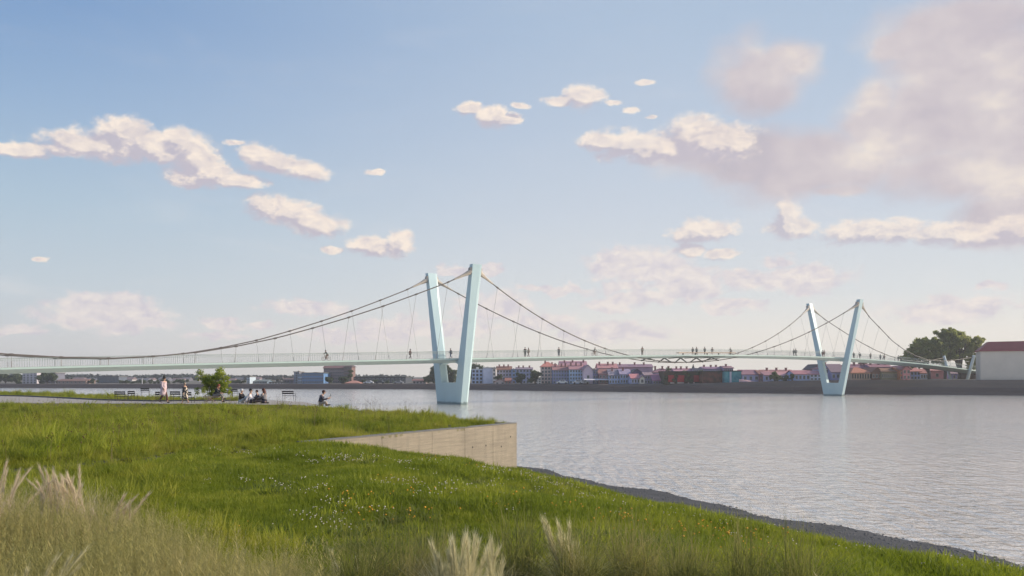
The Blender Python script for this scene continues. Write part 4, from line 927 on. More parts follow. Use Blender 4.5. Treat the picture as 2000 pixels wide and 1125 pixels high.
person('standing woman in a long pale pink coat with her dark hair in a bun', tz(320, 54.2), R(-25), 'walk', 1.66, (.60, .47, .50), (.12, .06, .05), 0, (.012, .010, .010), 'bun', (1.30, .52, .19, .26, -.07), near=True, group=GT)
person('grey-haired woman in a black coat with pale flower pattern on the path', tz(361.5, 52.6), R(150), 'walk', 1.30, (.03, .03, .04), (.5, .28, .2), 0, (.30, .24, .20), 'short', (1.30, .38, .23, .30, 0), near=True, group=GT, topmat=pat, bare=True, shoes=(.5, .28, .2))
person('red-haired woman in a black top sitting with legs crossed before the young tree', gp(421, 55, TZ + .03), R(-8), 'bench', 1.62, (.02, .025, .03), (.22, .21, .20), 0, (.20, .045, .02), 'long', near=True, group=GT)
person('person with a pale grey cap and black jacket sitting on the ground', tz(471, 53.5), R(-10), 'ground', 1.72, (.015, .015, .02), (.45, .48, .50), 0, (.50, .50, .52), near=True, group=GT)
person('young man in a white T-shirt leaning back on his arms on the ground', tz(494, 53.2), R(-5), 'lean', 1.78, (.74, .70, .72), (.03, .03, .05), 0, (.015, .012, .012), near=True, group=GT)
person('person with a dark bun half hidden behind the young man in white', tz(503, 55.2), R(190), 'ground', 1.55, (.03, .03, .05), (.02, .02, .035), 0, (.04, .015, .012), near=True, group=GT)
person('long-haired woman in a loose grey sweater sitting on the ground', tz(516, 53.3), R(168), 'ground', 1.78, (.20, .19, .20), (.03, .03, .05), 0, (.09, .03, .018), 'long', near=True, group=GT)
ph = person('person in a slate grey shirt sitting alone in the grass holding up a phone', gp(626, 49.5, TZ), R(12), 'phone', 1.80, (.075, .075, .10), (.35, .30, .25), 0, (.05, .02, .018), near=True, group=GT)
pm_ = ph.matrix_basis @ Vector((.55, -.10, .60)); t_ = MB(); t_.box(-.012, .012, -.045, .045, -.08, .08); po = t_.build('phone', M_black, None); po.location = (pm_.x, pm_.y, pm_.z); po.rotation_euler = (0, .3, .2); tag(po, 'dark phone held up by the person sitting alone in the grass', 'phone')

# people on the bridge: (column, side, pose, heading along/against, top, legs, hair, label)
def on_bridge(x, s):
    k = (x - 1000) / F; t = (k * (T0.y + s * NN.y) - (T0.x + s * NN.x)) / (U.x - k * U.y); return B(t, s, deck_z(t) + .03), t
UA = math.atan2(U.y, U.x); GB = 'people crossing the footbridge'
dk_, gr_, rd_, wh_, bl_, br_ = (.03, .03, .035), (.12, .12, .13), (.25, .05, .04), (.55, .5, .48), (.05, .07, .14), (.18, .10, .07)
BP = [(801, 1.4, 'walk', 1, rd_, br_, 'walker in a reddish coat left of the near pylon'), (880.5, .6, 'walk', -1, gr_, bl_, 'walker in grey between the masts of the near pylon'),
 (1025.5, 1.2, 'stand', 1, dk_, dk_, 'dark-clothed person, left one of the pair right of the near pylon'), (1032, .8, 'walk', 1, br_, br_, 'person in brown, right one of the pair right of the near pylon'),
 (1091.5, 1.0, 'stand', -1, gr_, gr_, 'lone grey-clothed walker above the lilac and cream houses'), (1254.5, .5, 'stand', 1, br_, br_, 'lone walker in brown left of the belvedere bench'),
 (1353, 0, 'stand', 1, dk_, dk_, 'dark figure standing leftmost behind the belvedere bench'), (1360.5, .2, 'stand', -1, gr_, dk_, 'grey figure second from the left behind the belvedere bench'),
 (1376.5, .2, 'walk', -1, dk_, dk_, 'striding dark figure behind the middle of the belvedere bench'), (1391, .2, 'stand', 1, br_, wh_, 'figure in brown behind the right part of the belvedere bench'),
 (1550.5, .5, 'walk', -1, dk_, dk_, 'left one of the pair just left of the far pylon'), (1554.5, 1.0, 'walk', -1, gr_, dk_, 'right one of the pair just left of the far pylon'), (1606.5, .6, 'walk', 1, br_, rd_, 'left one of the pair between the far masts'), (1609.5, 1.1, 'walk', 1, rd_, br_, 'right one of the pair between the far masts'),
 (1653, .5, 'walk', 1, gr_, dk_, 'walker beside the right mast of the far pylon'), (1667.5, .6, 'stand', 1, dk_, dk_, 'first walker right of the far pylon'), (1679.5, .6, 'walk', -1, dk_, dk_, 'second walker right of the far pylon, striding'), (1700, .7, 'walk', 1, br_, dk_, 'third walker right of the far pylon'),
 (1719.5, .7, 'stand', 1, gr_, dk_, 'left one of the pair above the brown workshop'), (1727, .7, 'walk', 1, rd_, dk_, 'right one of the pair above the brown workshop'), (1754.5, .8, 'stand', 1, dk_, gr_, 'left one of the last pair before the tall trees'), (1759.5, .8, 'stand', -1, gr_, dk_, 'right one of the last pair before the tall trees')]
for i, (x, s, po_, dr, tp_, lg, lb) in enumerate(BP):
    q, t = on_bridge(x, s)
    person(lb, q, UA + (0 if dr > 0 else math.pi) + (.8 if po_ == 'stand' else 0), po_, 1.86 + .04 * (i % 3), tp_, lg, i % 2, (.02, .015, .012), group=GB)
# cyclists
def bicycle(label, q, ang, col):
    root = tag(empty('bicycle', q, ang), label, 'bicycle', 'bicycles on the footbridge'); m = mat('frame_%d' % int(col[0] * 100), col, .4)
    for x_ in (-.52, .52):
        w_ = MB(); w_.tube([(x_ + .33 * math.cos(a), 0, .35 + .33 * math.sin(a)) for a in np.linspace(0, 2 * math.pi, 17)], .025, 5); wo_ = w_.build('wheel', M_black, root)
        sp = MB()
        for a in np.linspace(0, math.pi, 6, endpoint=False): sp.tube([(x_ + .31 * math.cos(a), 0, .35 + .31 * math.sin(a)), (x_ - .31 * math.cos(a), 0, .35 - .31 * math.sin(a))], .004, 3)
        sp.build('spokes', M_iron, wo_)['kind'] = 'stuff'
    f = MB()
    for a, c in (((-.52, .35), (-.2, .84)), ((-.52, .35), (-.06, .32)), ((-.06, .32), (-.2, .84)), ((-.18, .78), (.34, .86)), ((-.06, .32), (.36, .78)), ((.32, .95), (.52, .35))): f.tube([(a[0], 0, a[1]), (c[0], 0, c[1])], .022, 5)
    f.build('frame', m, root); MB().tube([(.36, -.25, 1.06), (.34, 0, 1.0), (.36, .25, 1.06)], .018, 5).tube([(.34, 0, 1.0), (.32, 0, .9)], .018, 5).build('handlebar', M_iron, root)
    MB().loft([[(-.34, -.07, .90), (-.34, .07, .90), (-.34, .07, .95), (-.34, -.07, .95)], [(-.06, -.02, .91), (-.06, .02, .91), (-.06, .02, .94), (-.06, -.02, .94)]]).build('saddle', M_black, root)
    MB().tube([(-.06, -.12, .22), (-.06, -.09, .32), (-.06, .09, .32), (-.06, .12, .44)], .016, 4).build('crank', M_iron, root)
for x, s, dr, c, lb in ((637.5, 1.4, -1, (.30, .12, .05), 'left of the near pylon'), (1161, .8, 1, (.35, .15, .06), 'above the blue terraces'), (1427, .6, -1, (.1, .1, .1), 'right of the belvedere bench')):
    q, t = on_bridge(x, s); a = UA + (0 if dr > 0 else math.pi)
    bicycle('orange-brown bicycle under the rider ' + lb if c[0] > .2 else 'dark bicycle under the rider ' + lb, q, a, c)
    person('cyclist in dark clothes riding ' + lb, q, a, 'ride', 1.80, dk_, br_, 1, (.02, .015, .012), group='cyclists on the footbridge')

# ------------------------------------------------------------------ slatted seats on the terrace
def seat(label, x, d, ang, wd=.72, group='slatted seats on the terrace'):
    root = tag(empty('park_chair', gp(x, d, TZ + (.03 if d < 57 else 0)), ang), label, 'chair', group); h2 = wd / 2
    for k in range(4): MB().box(-h2, h2, -.20 + k * .12, -.11 + k * .12, .34, .365).build('slat', M_black, root)
    for k in range(2):
        z = .47 + k * .135; MB().loft([[(x_, .27 + k * .02, z), (x_, .295 + k * .02, z), (x_, .31 + k * .02, z + .095), (x_, .285 + k * .02, z + .095)] for x_ in (-h2, h2)]).build('back_slat', M_black, root)
    for s in (1, -1):
        x_ = s * (h2 - .03); MB().tube([(x_, -.2, 0), (x_, -.2, .34), (x_, -.2, .50), (x_, .26, .50)], .014, 5).build('arm_frame', M_iron, root)
        MB().tube([(x_, .22, 0), (x_, .24, .34), (x_, .30, .70)], .014, 5).build('leg', M_iron, root)
for k, (x, d, lb, w_) in enumerate([(237, 58.5, 'leftmost black slatted seat at the edge of the back meadow', .72), (260, 60, 'small black seat second from the left in the back meadow', .5), (284, 75, 'far black seat near the water left of the pink-coated woman', .7), (315, 57.0, 'black seat half hidden behind the pink-coated woman', .6),
        (345.5, 56.8, 'black slatted seat between the two standing women', .68), (369, 54.5, 'black slatted seat in front of the woman in the patterned coat', .62), (445, 63, 'black seat under the right side of the young tree', .75), (458.5, 70, 'small far seat right of the young tree', .65), (565, 60.5, 'wide black slatted seat alone near the tip of the path', .85)]):
    seat(lb, x, d, R(180) + (.25 if k in (2, 6) else -.1 * (k % 3 - 1)), w_)
# the seat of the red-haired woman: timber bench with crossed legs
root = tag(empty('bench', gp(419, 55, TZ + .03), R(-8)), 'pale cross-legged bench under the red-haired woman', 'bench')
for k in range(3): MB().box(-.75, .35, -.16 + k * .11, -.07 + k * .11, .36, .395).build('slat', M_wood, root)
for s in (-.16, .14):
    MB().tube([(-.65, s, .02), (-.1, s, .36)], .025, 5).build('leg', M_wood, root); MB().tube([(.0, s, .02), (-.55, s, .36)], .025, 5).build('leg', M_wood, root)

# ------------------------------------------------------------------ young tree on the terrace
M_bush = leafmat('young_leaves', [(.10, .15, .02), (.22, .28, .03), (.46, .46, .06)], .5, .9)
r = random.Random(12); base = gp(417, 60, TZ)
yt_ = tag(empty('young_tree', base), 'bright yellow-green young multi-stemmed tree on the terrace beside the water', 'tree')
tk = MB(); cl = []
for k in range(11):
    a = r.uniform(0, 6.28); sp = r.uniform(.3, 1.2); hh = r.uniform(1.3, 2.35) - sp * .25
    e_ = (sp * math.cos(a), sp * math.sin(a) * .8, hh); m_ = (e_[0] * .45, e_[1] * .45, hh * .55 + .1)
    tk.tube([(r.uniform(-.1, .1), r.uniform(-.1, .1), 0), m_, e_], [.035, .024, .010], 5)
    for q in range(5):
        f_ = r.uniform(.45, 1.05); c_ = (e_[0] * f_ + r.uniform(-.3, .3), e_[1] * f_ + r.uniform(-.3, .3), max(.35, e_[2] * f_ + r.uniform(-.2, .25)))
        tk.tube([m_, c_], [.014, .006], 4); cl.append((*c_, r.uniform(.18, .32)))
for k in range(10): a = k * .63; cl.append((1.15 * math.cos(a), 1.0 * math.sin(a), r.uniform(.4, .9), r.uniform(.15, .22)))
tk.build('trunk', M_bark, yt_); cl = np.array(cl)
link(bpy.data.objects.new('crown', fastmesh('crown', *leaf_cloud(cl[:, :3], cl[:, 3], 7500, .058, seed=5), M_bush)), yt_)

# ------------------------------------------------------------------ grasses
def blades(n, spread, h, w, lean, seed, curve=.5, seg=3, hv=.5):
    """a tuft: n curved blades, each a tapered strip"""
    r = np.random.default_rng(seed); V = []; T = []
    bx, by = r.uniform(-spread, spread, n), r.uniform(-spread, spread, n); hh = h * (1 - hv + hv * r.random(n)); az_ = r.uniform(0, 2 * np.pi, n); ln = lean * r.random(n) * hh
    wz = r.uniform(0, np.pi, n); wx, wy = np.cos(wz) * w / 2, np.sin(wz) * w / 2
    k = 0
    for i in range(n):
        for s in range(seg + 1):
            f = s / seg; o_ = ln[i] * f ** (1 + curve * 1.5); x = bx[i] + math.cos(az_[i]) * o_; y = by[i] + math.sin(az_[i]) * o_; z = hh[i] * (f - .28 * curve * f * f * (ln[i] / hh[i] * 1.5))
            if s < seg: q = 1 - f * .55; V += [(x - wx[i] * q, y - wy[i] * q, z), (x + wx[i] * q, y + wy[i] * q, z)]
            else: V.append((x, y, z))
        for s in range(seg - 1): a = k + 2 * s; T += [(a, a + 1, a + 3), (a, a + 3, a + 2)]
        a = k + 2 * (seg - 1); T.append((a, a + 1, a + 2)); k += 2 * seg + 1
    return np.array(V), np.array(T)
def src(name, VT, m, idx=None):
    return bpy.data.objects.new(name, fastmesh(name, VT[0], VT[1], m, idx))
def merge(parts):
    V = []; T = []; I = []; n = 0
    for (v, t), mi in parts: V.append(v); T.append(t + n); I += [mi] * len(t); n += len(v)
    return (np.concatenate(V), np.concatenate(T)), I
def scatter(name, label, cat, pts, rot, sc, variant, sources, tilt=None):
    me = bpy.data.meshes.new(name); me.vertices.add(len(pts)); me.vertices.foreach_set('co', np.asarray(pts, np.float32).ravel())
    def attr(nm, ty, arr, key='value'):
        a = me.attributes.new(nm, ty, 'POINT'); a.data.foreach_set(key, arr)
    R3 = np.zeros((len(pts), 3), np.float32); R3[:, 2] = rot
    if tilt is not None: R3[:, 0] = tilt
    attr('rot', 'FLOAT_VECTOR', R3.ravel(), 'vector'); attr('scl', 'FLOAT', np.asarray(sc, np.float32)); attr('var', 'INT', np.asarray(variant, np.int32))
    o = bpy.data.objects.new(name, me); link(o)
    g = bpy.data.node_groups.new(name, 'GeometryNodeTree'); g.interface.new_socket('Geometry', in_out='INPUT', socket_type='NodeSocketGeometry'); g.interface.new_socket('Geometry', in_out='OUTPUT', socket_type='NodeSocketGeometry')
    n = g.nodes; l = g.links; gi = n.new('NodeGroupInput'); go = n.new('NodeGroupOutput'); iop = n.new('GeometryNodeInstanceOnPoints'); jn = n.new('GeometryNodeJoinGeometry')
    for so in reversed(sources):
        oi = n.new('GeometryNodeObjectInfo'); oi.inputs['Object'].default_value = so; oi.inputs['As Instance'].default_value = True; l.new(oi.outputs['Geometry'], jn.inputs[0])
    def na(nm, ty):
        a = n.new('GeometryNodeInputNamedAttribute'); a.data_type = ty; a.inputs['Name'].default_value = nm; return a.outputs['Attribute']
    l.new(gi.outputs[0], iop.inputs['Points']); l.new(jn.outputs[0], iop.inputs['Instance']); iop.inputs['Pick Instance'].default_value = True
    l.new(na('var', 'INT'), iop.inputs['Instance Index'])
    er = n.new('FunctionNodeEulerToRotation'); l.new(na('rot', 'FLOAT_VECTOR'), er.inputs[0]); l.new(er.outputs[0], iop.inputs['Rotation'])
    cs_ = n.new('ShaderNodeCombineXYZ'); sf = na('scl', 'FLOAT')
    for i in range(3): l.new(sf, cs_.inputs[i])
    l.new(cs_.outputs[0], iop.inputs['Scale']); l.new(iop.outputs[0], go.inputs[0])
    md = o.modifiers.new('scatter', 'NODES'); md.node_group = g
    tag(o, label, cat, kind='stuff'); return o
def vnoise(X, Y, sc, seed=0):
    """smooth value noise 0..1"""
    X = X * sc + 100 + seed * 17.3; Y = Y * sc + 100 + seed * 9.1; xi, yi = np.floor(X).astype(int), np.floor(Y).astype(int); fx, fy = X - xi, Y - yi
    fx, fy = fx * fx * (3 - 2 * fx), fy * fy * (3 - 2 * fy)
    def hsh(a, b_): v = np.sin(a * 127.1 + b_ * 311.7 + seed * 74.7) * 43758.5453; return v - np.floor(v)
    return (hsh(xi, yi) * (1 - fx) + hsh(xi + 1, yi) * fx) * (1 - fy) + (hsh(xi, yi + 1) * (1 - fx) + hsh(xi + 1, yi + 1) * fx) * fy
def sample(n, d0, d1, power, xa=-1060, xb=2080, pad=1.5):
    """points in the view wedge between depths d0 and d1, density per ground area falling with distance"""
    d = (d0 ** power + rng.random(n) * (d1 ** power - d0 ** power)) ** (1 / power)
    X = ((xa - 1000 + rng.random(n) * (xb - xa)) / F) * d; X += rng.uniform(-pad, pad, n); return X, d
def ground(X, Y): return np.where(in_terr(X, Y), TZ, lawn_z(X, Y))
def pxof(X, Y): return 1000 + X / Y * F
def in_path(X, Y):
    x = pxof(X, Y); return (x < 625) & (Y > np.interp(x, [p[0] for p in PN], [p[1] for p in PN]) - .1) & (Y < np.interp(x, [p[0] for p in PF[::-1]], [p[1] for p in PF[::-1]]) + .2)
def edge_x(Y):    # boundary between the long meadow (left) and the short lawn (right)
    return np.interp(Y, [0, 8, 10.5, 15, 19.2, 22, 30], [-2.0, -2.2, -4.6, -6.2, -6.6, -4.9, .0])
M_lawn = leafmat('lawn_blades', [(.085, .130, .010), (.21, .255, .022), (.42, .41, .06)], .5, .6)
M_mead = leafmat('meadow_blades', [(.060, .100, .010), (.200, .240, .022), (.360, .360, .045), (.46, .38, .11)], .5, .45)
M_dry = leafmat('dry_stems', [(.16, .12, .05), (.30, .25, .12)], .4, .5)
M_head = mat('brown_seed_head', (.10, .05, .03), .9, .3, 10)
M_gold = leafmat('golden_panicles', [(.24, .25, .07), (.42, .38, .14), (.58, .49, .24)], .5, .6)
M_plume = leafmat('cream_plumes', [(.60, .55, .32), (.82, .76, .52)], .5, .8)
M_pink = leafmat('pinkish_plumes', [(.66, .55, .40), (.82, .72, .55)], .5, .8)
# short lawn
M_green = leafmat('green_reed_leaves', [(.06, .095, .018), (.14, .18, .04), (.25, .24, .07)], .5, .5)
M_lush = leafmat('lush_blades', [(.12, .17, .02), (.30, .34, .03), (.46, .46, .07)], .55, .5)
lawn_src = [src('lawn_tuft_a', blades(60, .16, .10, .011, .7, 1, seg=2), M_lawn), src('lawn_tuft_b', blades(60, .16, .13, .011, 1.0, 2, seg=2), M_lawn), src('lawn_tuft_c', blades(40, .14, .17, .014, .8, 3, seg=2), M_lawn)]
X, Y = sample(70000, 6.0, 47, 1.25, 200, 2080)
k = (X > edge_x(Y) - .5) & ~in_terr(X, Y) & (shore_dist(X, Y) > 4.85 + .4 * vnoise(X, Y, .8, 4)) & (X > -7)
k |= (X > edge_x(Y) - .5) & in_terr(X, Y) & (Y < 19.5) & (X > -9)
X, Y = X[k], Y[k]; Z = ground(X, Y) - .01
print('lawn tufts', len(X))
nz = vnoise(X, Y, .9, 1)
scatter('lawn_grass', 'short green mown lawn grass', 'grass', np.stack([X, Y, Z], 1), rng.uniform(0, 6.28, len(X)), (.45 + 1.15 * nz ** 1.6 + .25 * rng.random(len(X))) * np.clip(.9 + Y / 60, 1, 1.4) * np.clip((shore_dist(X, Y) - 3.8) / 4.5, .4, 1), rng.choice(3, len(X), p=[.5, .38, .12]), lawn_src)
X, Y = sample(5200, 8, 40, 1.3, 330, 2060)
k = (X > edge_x(Y)) & ~in_terr(X, Y) & (shore_dist(X, Y) > 5.6) & (vnoise(X, Y, .7, 41) > .48); X, Y = X[k], Y[k]
weed_src = [src('weed_a', blades(46, .11, .17, .018, 1.3, 51, seg=2), M_green), src('weed_b', blades(34, .13, .22, .014, 1.1, 52, seg=3), M_lush)]
scatter('lawn_weeds', 'coarser darker and yellower tufts mixed into the lawn', 'grass', np.stack([X, Y, ground(X, Y)], 1), rng.uniform(0, 6.28, len(X)), .6 + .7 * rng.random(len(X)), (rng.random(len(X)) < .35).astype(int), weed_src)
# long meadow
ms = [src('meadow_a', blades(34, .15, .42, .013, .9, 11, seg=3), M_mead), src('meadow_b', blades(34, .18, .34, .015, 1.4, 12, seg=3), M_mead), src('meadow_c', blades(26, .14, .55, .014, .7, 13, seg=3), M_mead), src('meadow_e', blades(22, .10, .62, .022, .9, 15, seg=3), M_lush), src('meadow_d', blades(40, .2, .22, .016, 1.2, 14, seg=2), M_mead)]
X, Y = sample(60000, 6.5, 56, 1.15, -1100, 1040)
X2, Y2 = sample(9000, 55, 98, 1.3, -150, 640)
X, Y = np.concatenate([X, X2]), np.concatenate([Y, Y2])
onT = in_terr(X, Y)
k = ((X < edge_x(Y) + .2) | (Y > 30)) & (onT | ((Y < 19.6) & (X > -8) & (X < edge_x(Y) + .2))) & ~in_path(X, Y) & ((vnoise(X, Y, .9, 21) > .30) | (rng.random(len(X)) < .5))
X, Y = X[k], Y[k]; Z = ground(X, Y) - .02
print('meadow tufts', len(X))
nz = vnoise(X, Y, .55, 2) * .6 + vnoise(X, Y, 1.7, 3) * .4
sc = (.28 + 1.5 * nz ** 1.7) * np.where((Y > 45) & (Y < 56), .62, 1) * np.where((Y > 56), 1.25, 1) * (.8 + .4 * rng.random(len(X))) * np.clip(1.05 - (Y - 28) * .02, .72, 1)
dist_wall = np.abs((X - WA[0]) * -wdir.y + (Y - WA[1]) * wdir.x); sc *= np.clip(.35 + dist_wall * .45, .35, 1)
scatter('meadow_grass', 'long yellow-green meadow grass on the terrace', 'grass', np.stack([X, Y, Z], 1), rng.uniform(0, 6.28, len(X)), sc, np.where((Y > 15) & (vnoise(X, Y, .8, 31) > .62) & (rng.random(len(X)) < .16), 3, rng.choice([0, 1, 2, 4], len(X), p=[.34, .34, .12, .20])), ms)
# flowering stems standing above the meadow
def stem_src(name, h, heads, seed):
    r = random.Random(seed); pr = []
    v, t = blades(3, .05, h, .008, .25, seed, seg=3, hv=.3); pr.append(((v, t), 0))
    tips = v.reshape(3, 7, 3)[:, 6]
    for tp_ in tips:
        for q in range(heads):
            c = tp_ + np.array([r.uniform(-.05, .05), r.uniform(-.05, .05), -r.uniform(0, .14) if q else 0]); s_ = r.uniform(.008, .016)
            vv = np.array([c + (s_, 0, 0), c + (-s_, 0, 0), c + (0, s_, 0), c + (0, -s_, 0), c + (0, 0, s_ * 1.3), c - (0, 0, s_ * 1.3)])
            pr.append(((vv, np.array([(0, 2, 4), (2, 1, 4), (1, 3, 4), (3, 0, 4), (2, 0, 5), (1, 2, 5), (3, 1, 5), (0, 3, 5)])), 1))
    VT, I = merge(pr); return src(name, VT, [M_dry, M_head], I)
st_src = [stem_src('stem_a', .75, 2, 1), stem_src('stem_b', .95, 3, 2), stem_src('stem_c', .6, 1, 3)]
X, Y = sample(1300, 9, 60, 1.3, -60, 1000)
k = ((X < edge_x(Y)) | (Y > 31)) & in_terr(X, Y) & ~in_path(X, Y) & (vnoise(X, Y, .35, 7) > .42); X, Y = X[k], Y[k]
px_, py_ = [], []
for (xa, xb, d) in ((700, 752, 39), (790, 822, 37), (520, 560, 49), (505, 600, 50), (225, 300, 55), (20, 60, 56)):
    for q in range(9): xx = rng.uniform(xa, xb); dd = d + rng.uniform(-1.5, 1.5); px_.append((xx - 1000) / F * dd); py_.append(dd)
X = np.concatenate([X, px_]); Y = np.concatenate([Y, py_]); kk = in_terr(X, Y); X, Y = X[kk], Y[kk]
scatter('meadow_stems', 'thin brown-headed flower stems standing above the meadow', 'wildflowers', np.stack([X, Y, np.full(len(X), TZ)], 1), rng.uniform(0, 6.28, len(X)), .6 + .5 * rng.random(len(X)), rng.choice(3, len(X)), st_src)
# clover and orange flowers in the lawn
def flower_src(name, n, spread, h, s, m, seed):
    r = np.random.default_rng(seed); pr = []
    for i in range(n):
        c = np.array([r.normal() * spread, r.normal() * spread, h * r.uniform(.7, 1.2)]); q = s * r.uniform(.7, 1.2)
        vv = np.array([c + (q, 0, 0), c + (-q, 0, 0), c + (0, q, 0), c + (0, -q, 0), c + (0, 0, q * .8), c - (0, 0, q * .8)])
        pr.append(((vv, np.array([(0, 2, 4), (2, 1, 4), (1, 3, 4), (3, 0, 4), (2, 0, 5), (1, 2, 5), (3, 1, 5), (0, 3, 5)])), 0))
        pr.append(((np.array([(c[0] - .003, c[1], 0), (c[0] + .003, c[1], 0), c]), np.array([(0, 1, 2)])), 1))
    VT, I = merge(pr); return src(name, VT, [m, M_lawn], I)
M_clov = mat('clover_white', (.66, .60, .50), .8, .15, 8); M_oran = mat('orange_petals', (.70, .34, .03), .7, .3, 9)
fs_ = [flower_src('clover_a', 6, .15, .15, .012, M_clov, 1), flower_src('clover_b', 4, .20, .17, .013, M_clov, 2), flower_src('marigold_a', 4, .10, .20, .014, M_oran, 3)]
# patches: (column, row) centres seen in the photograph, spread in metres, count, kind
def lawn_pt(x, y):
    """the spot of the lawn seen at this column and row"""
    lo = 5.
    for d in np.arange(6, 50, .1):
        z = float(ground(np.array([(x - 1000) / F * d]), np.array([d]))[0])
        if EYE - (y - HOR) / F * d <= z + .05: return (x - 1000) / F * d, d
    return (x - 1000) / F * 40, 40
PT = [(520, 890, .9, 34, 0), (640, 905, .5, 12, 0), (610, 905, .6, 14, 0), (700, 905, .9, 26, 0), (740, 900, .8, 18, 0), (790, 880, 1.0, 26, 0), (850, 885, 1.2, 40, 0), (930, 905, 1.2, 44, 0), (990, 925, 1.2, 34, 0), (1040, 935, 1.2, 26, 0), (1100, 950, 1.2, 34, 0), (1130, 975, .9, 34, 0), (1190, 960, .9, 34, 0), (1230, 970, .7, 24, 0),
      (490, 945, .5, 12, 0), (560, 950, .5, 10, 0), (620, 955, .6, 24, 0), (680, 945, .5, 18, 0), (600, 965, .5, 18, 0), (760, 950, .6, 22, 0), (800, 950, .5, 18, 0), (850, 975, .5, 20, 0), (900, 975, .5, 14, 0), (690, 1000, .5, 30, 0), (740, 1005, .35, 10, 0), (640, 1015, .5, 16, 0), (680, 1035, .4, 20, 0), (620, 1012, .3, 8, 0), (880, 940, .6, 16, 0), (960, 960, .9, 16, 0), (1340, 1015, .8, 22, 0), (1360, 1020, .5, 12, 0), (1560, 1050, .6, 16, 0), (1600, 1045, .6, 22, 0), (1640, 1060, .5, 14, 0), (1850, 1100, .6, 20, 0), (1900, 1095, .5, 16, 0), (1700, 1095, .5, 10, 0), (1280, 995, .8, 10, 0), (1440, 1010, .8, 10, 0), (340, 952, .4, 8, 0), (430, 940, .4, 8, 0), (1750, 1075, .8, 16, 0), (1500, 1035, .9, 14, 0), (1180, 1000, .7, 12, 0),
      (700, 1025, .3, 9, 2), (775, 1025, .25, 12, 2), (730, 985, .4, 8, 2), (840, 1025, .2, 7, 2), (670, 985, .3, 6, 2), (905, 990, .5, 9, 2), (1070, 1000, .4, 14, 2), (1150, 1010, .4, 8, 2), (1235, 1032, .25, 10, 2), (1400, 1055, .35, 12, 2), (1460, 1065, .3, 10, 2), (1500, 1080, .35, 9, 2), (1520, 1100, .25, 6, 2), (1300, 1060, .5, 6, 2), (940, 920, 1., 10, 2), (1150, 950, .9, 8, 2), (430, 1035, .25, 8, 2), (1760, 1062, .4, 8, 2), (1480, 1025, .8, 8, 2), (850, 905, 1., 8, 2), (1200, 945, .8, 6, 2)]
PX, PY, VR = [], [], []
for x, y, sp, n_, kd in PT:
    a, d = lawn_pt(x, y)
    for q in range(max(2, int(n_ * (.55 if kd == 0 else .6) * min(1.2, d / 20) * (1.5 if x > 1080 else 1)))): PX.append(a + rng.normal() * sp * .8); PY.append(d + rng.normal() * sp * .6); VR.append(kd if kd else int(rng.random() < .4))
for q in range(70):
    d = rng.uniform(9, 36); x = rng.uniform(400, 1950); PX.append((x - 1000) / F * d); PY.append(d); VR.append(int(rng.integers(0, 3)) if rng.random() < .5 else 0)
X, Y, VR = np.array(PX), np.array(PY), np.array(VR); k = (shore_dist(X, Y) > 5.0) & ~(in_terr(X, Y) & (Y > 19)) & (X > edge_x(Y)); X, Y, VR = X[k], Y[k], VR[k]
for kd, nm, lb in ((0, 'clover_flowers', 'small white clover heads in drifts over the lawn'), (2, 'orange_flowers', 'small orange flowers scattered in the lawn')):
    q = (VR == 2) if kd == 2 else (VR < 2)
    scatter(nm, lb, 'wildflowers', np.stack([X[q], Y[q], ground(X[q], Y[q])], 1), rng.uniform(0, 6.28, q.sum()), .6 + .5 * rng.random(q.sum()), np.zeros(q.sum()) if kd == 2 else VR[q], [fs_[2]] if kd == 2 else fs_[:2])
# golden feathery grass in the left foreground
def panicle_src(name, n, h, spread, seed, m2=None):
    r = np.random.default_rng(seed); V = []; T = []; c = 0
    for i in range(n):
        b0 = np.array([r.normal() * spread, r.normal() * spread, 0]); H0 = h * r.uniform(.7, 1.1); a = r.uniform(0, 6.28); ln = r.uniform(.05, .35) * H0
        tip = b0 + np.array([math.cos(a) * ln, math.sin(a) * ln, H0]); w_ = .0025
        V += [b0 + (w_, 0, 0), b0 - (w_, 0, 0), tip]; T.append((c, c + 1, c + 2)); c += 3
        for q in range(46):
            f = 1 - .55 * (r.random() ** 1.0); p_ = b0 + (tip - b0) * f; p_[2] = b0[2] + (tip[2] - b0[2]) * f
            an = r.uniform(0, 6.28); L_ = (.035 + .14 * (1.02 - f)) * r.uniform(.5, 1.1); e_ = p_ + np.array([math.cos(an) * L_ * .8, math.sin(an) * L_ * .8, L_ * .75])
            sd_ = np.array([-math.sin(an), math.cos(an), .3]) * .0019
            V += [p_ - sd_, p_ + sd_, e_]; T.append((c, c + 1, c + 2)); c += 3
    return np.array(V), np.array(T)
gs = []
for q in range(3):
    VT, I = merge([(panicle_src('p', 16, .85 + .08 * q, .13, 30 + q), 0), (blades(34, .14, .50, .007, .9, 40 + q, seg=3), 1)]); gs.append(src('golden_%d' % q, VT, [M_gold, M_green], I))
def bed_front(x):   # farthest depth of the planting bed at column x
    return np.interp(x, [-300, 0, 200, 330, 460, 620, 660, 1200, 2100], [11.5, 10.8, 9.6, 8.4, 7.2, 6.8, 4.5, 4.0, 4.0])
X, Y = sample(1500, 3.4, 12, 1.6, -350, 640, pad=.1)
k = (Y < bed_front(pxof(X, Y)) + rng.normal(size=len(X)) * .35); X, Y = X[k], Y[k]
xx = pxof(X, Y); top_y = np.interp(xx, [-200, 60, 120, 220, 300, 380, 470, 600, 640], [905, 930, 945, 965, 985, 1010, 1025, 1045, 1075])
hmax = (EYE - (top_y - HOR) / F * Y - TZ) / 1.0
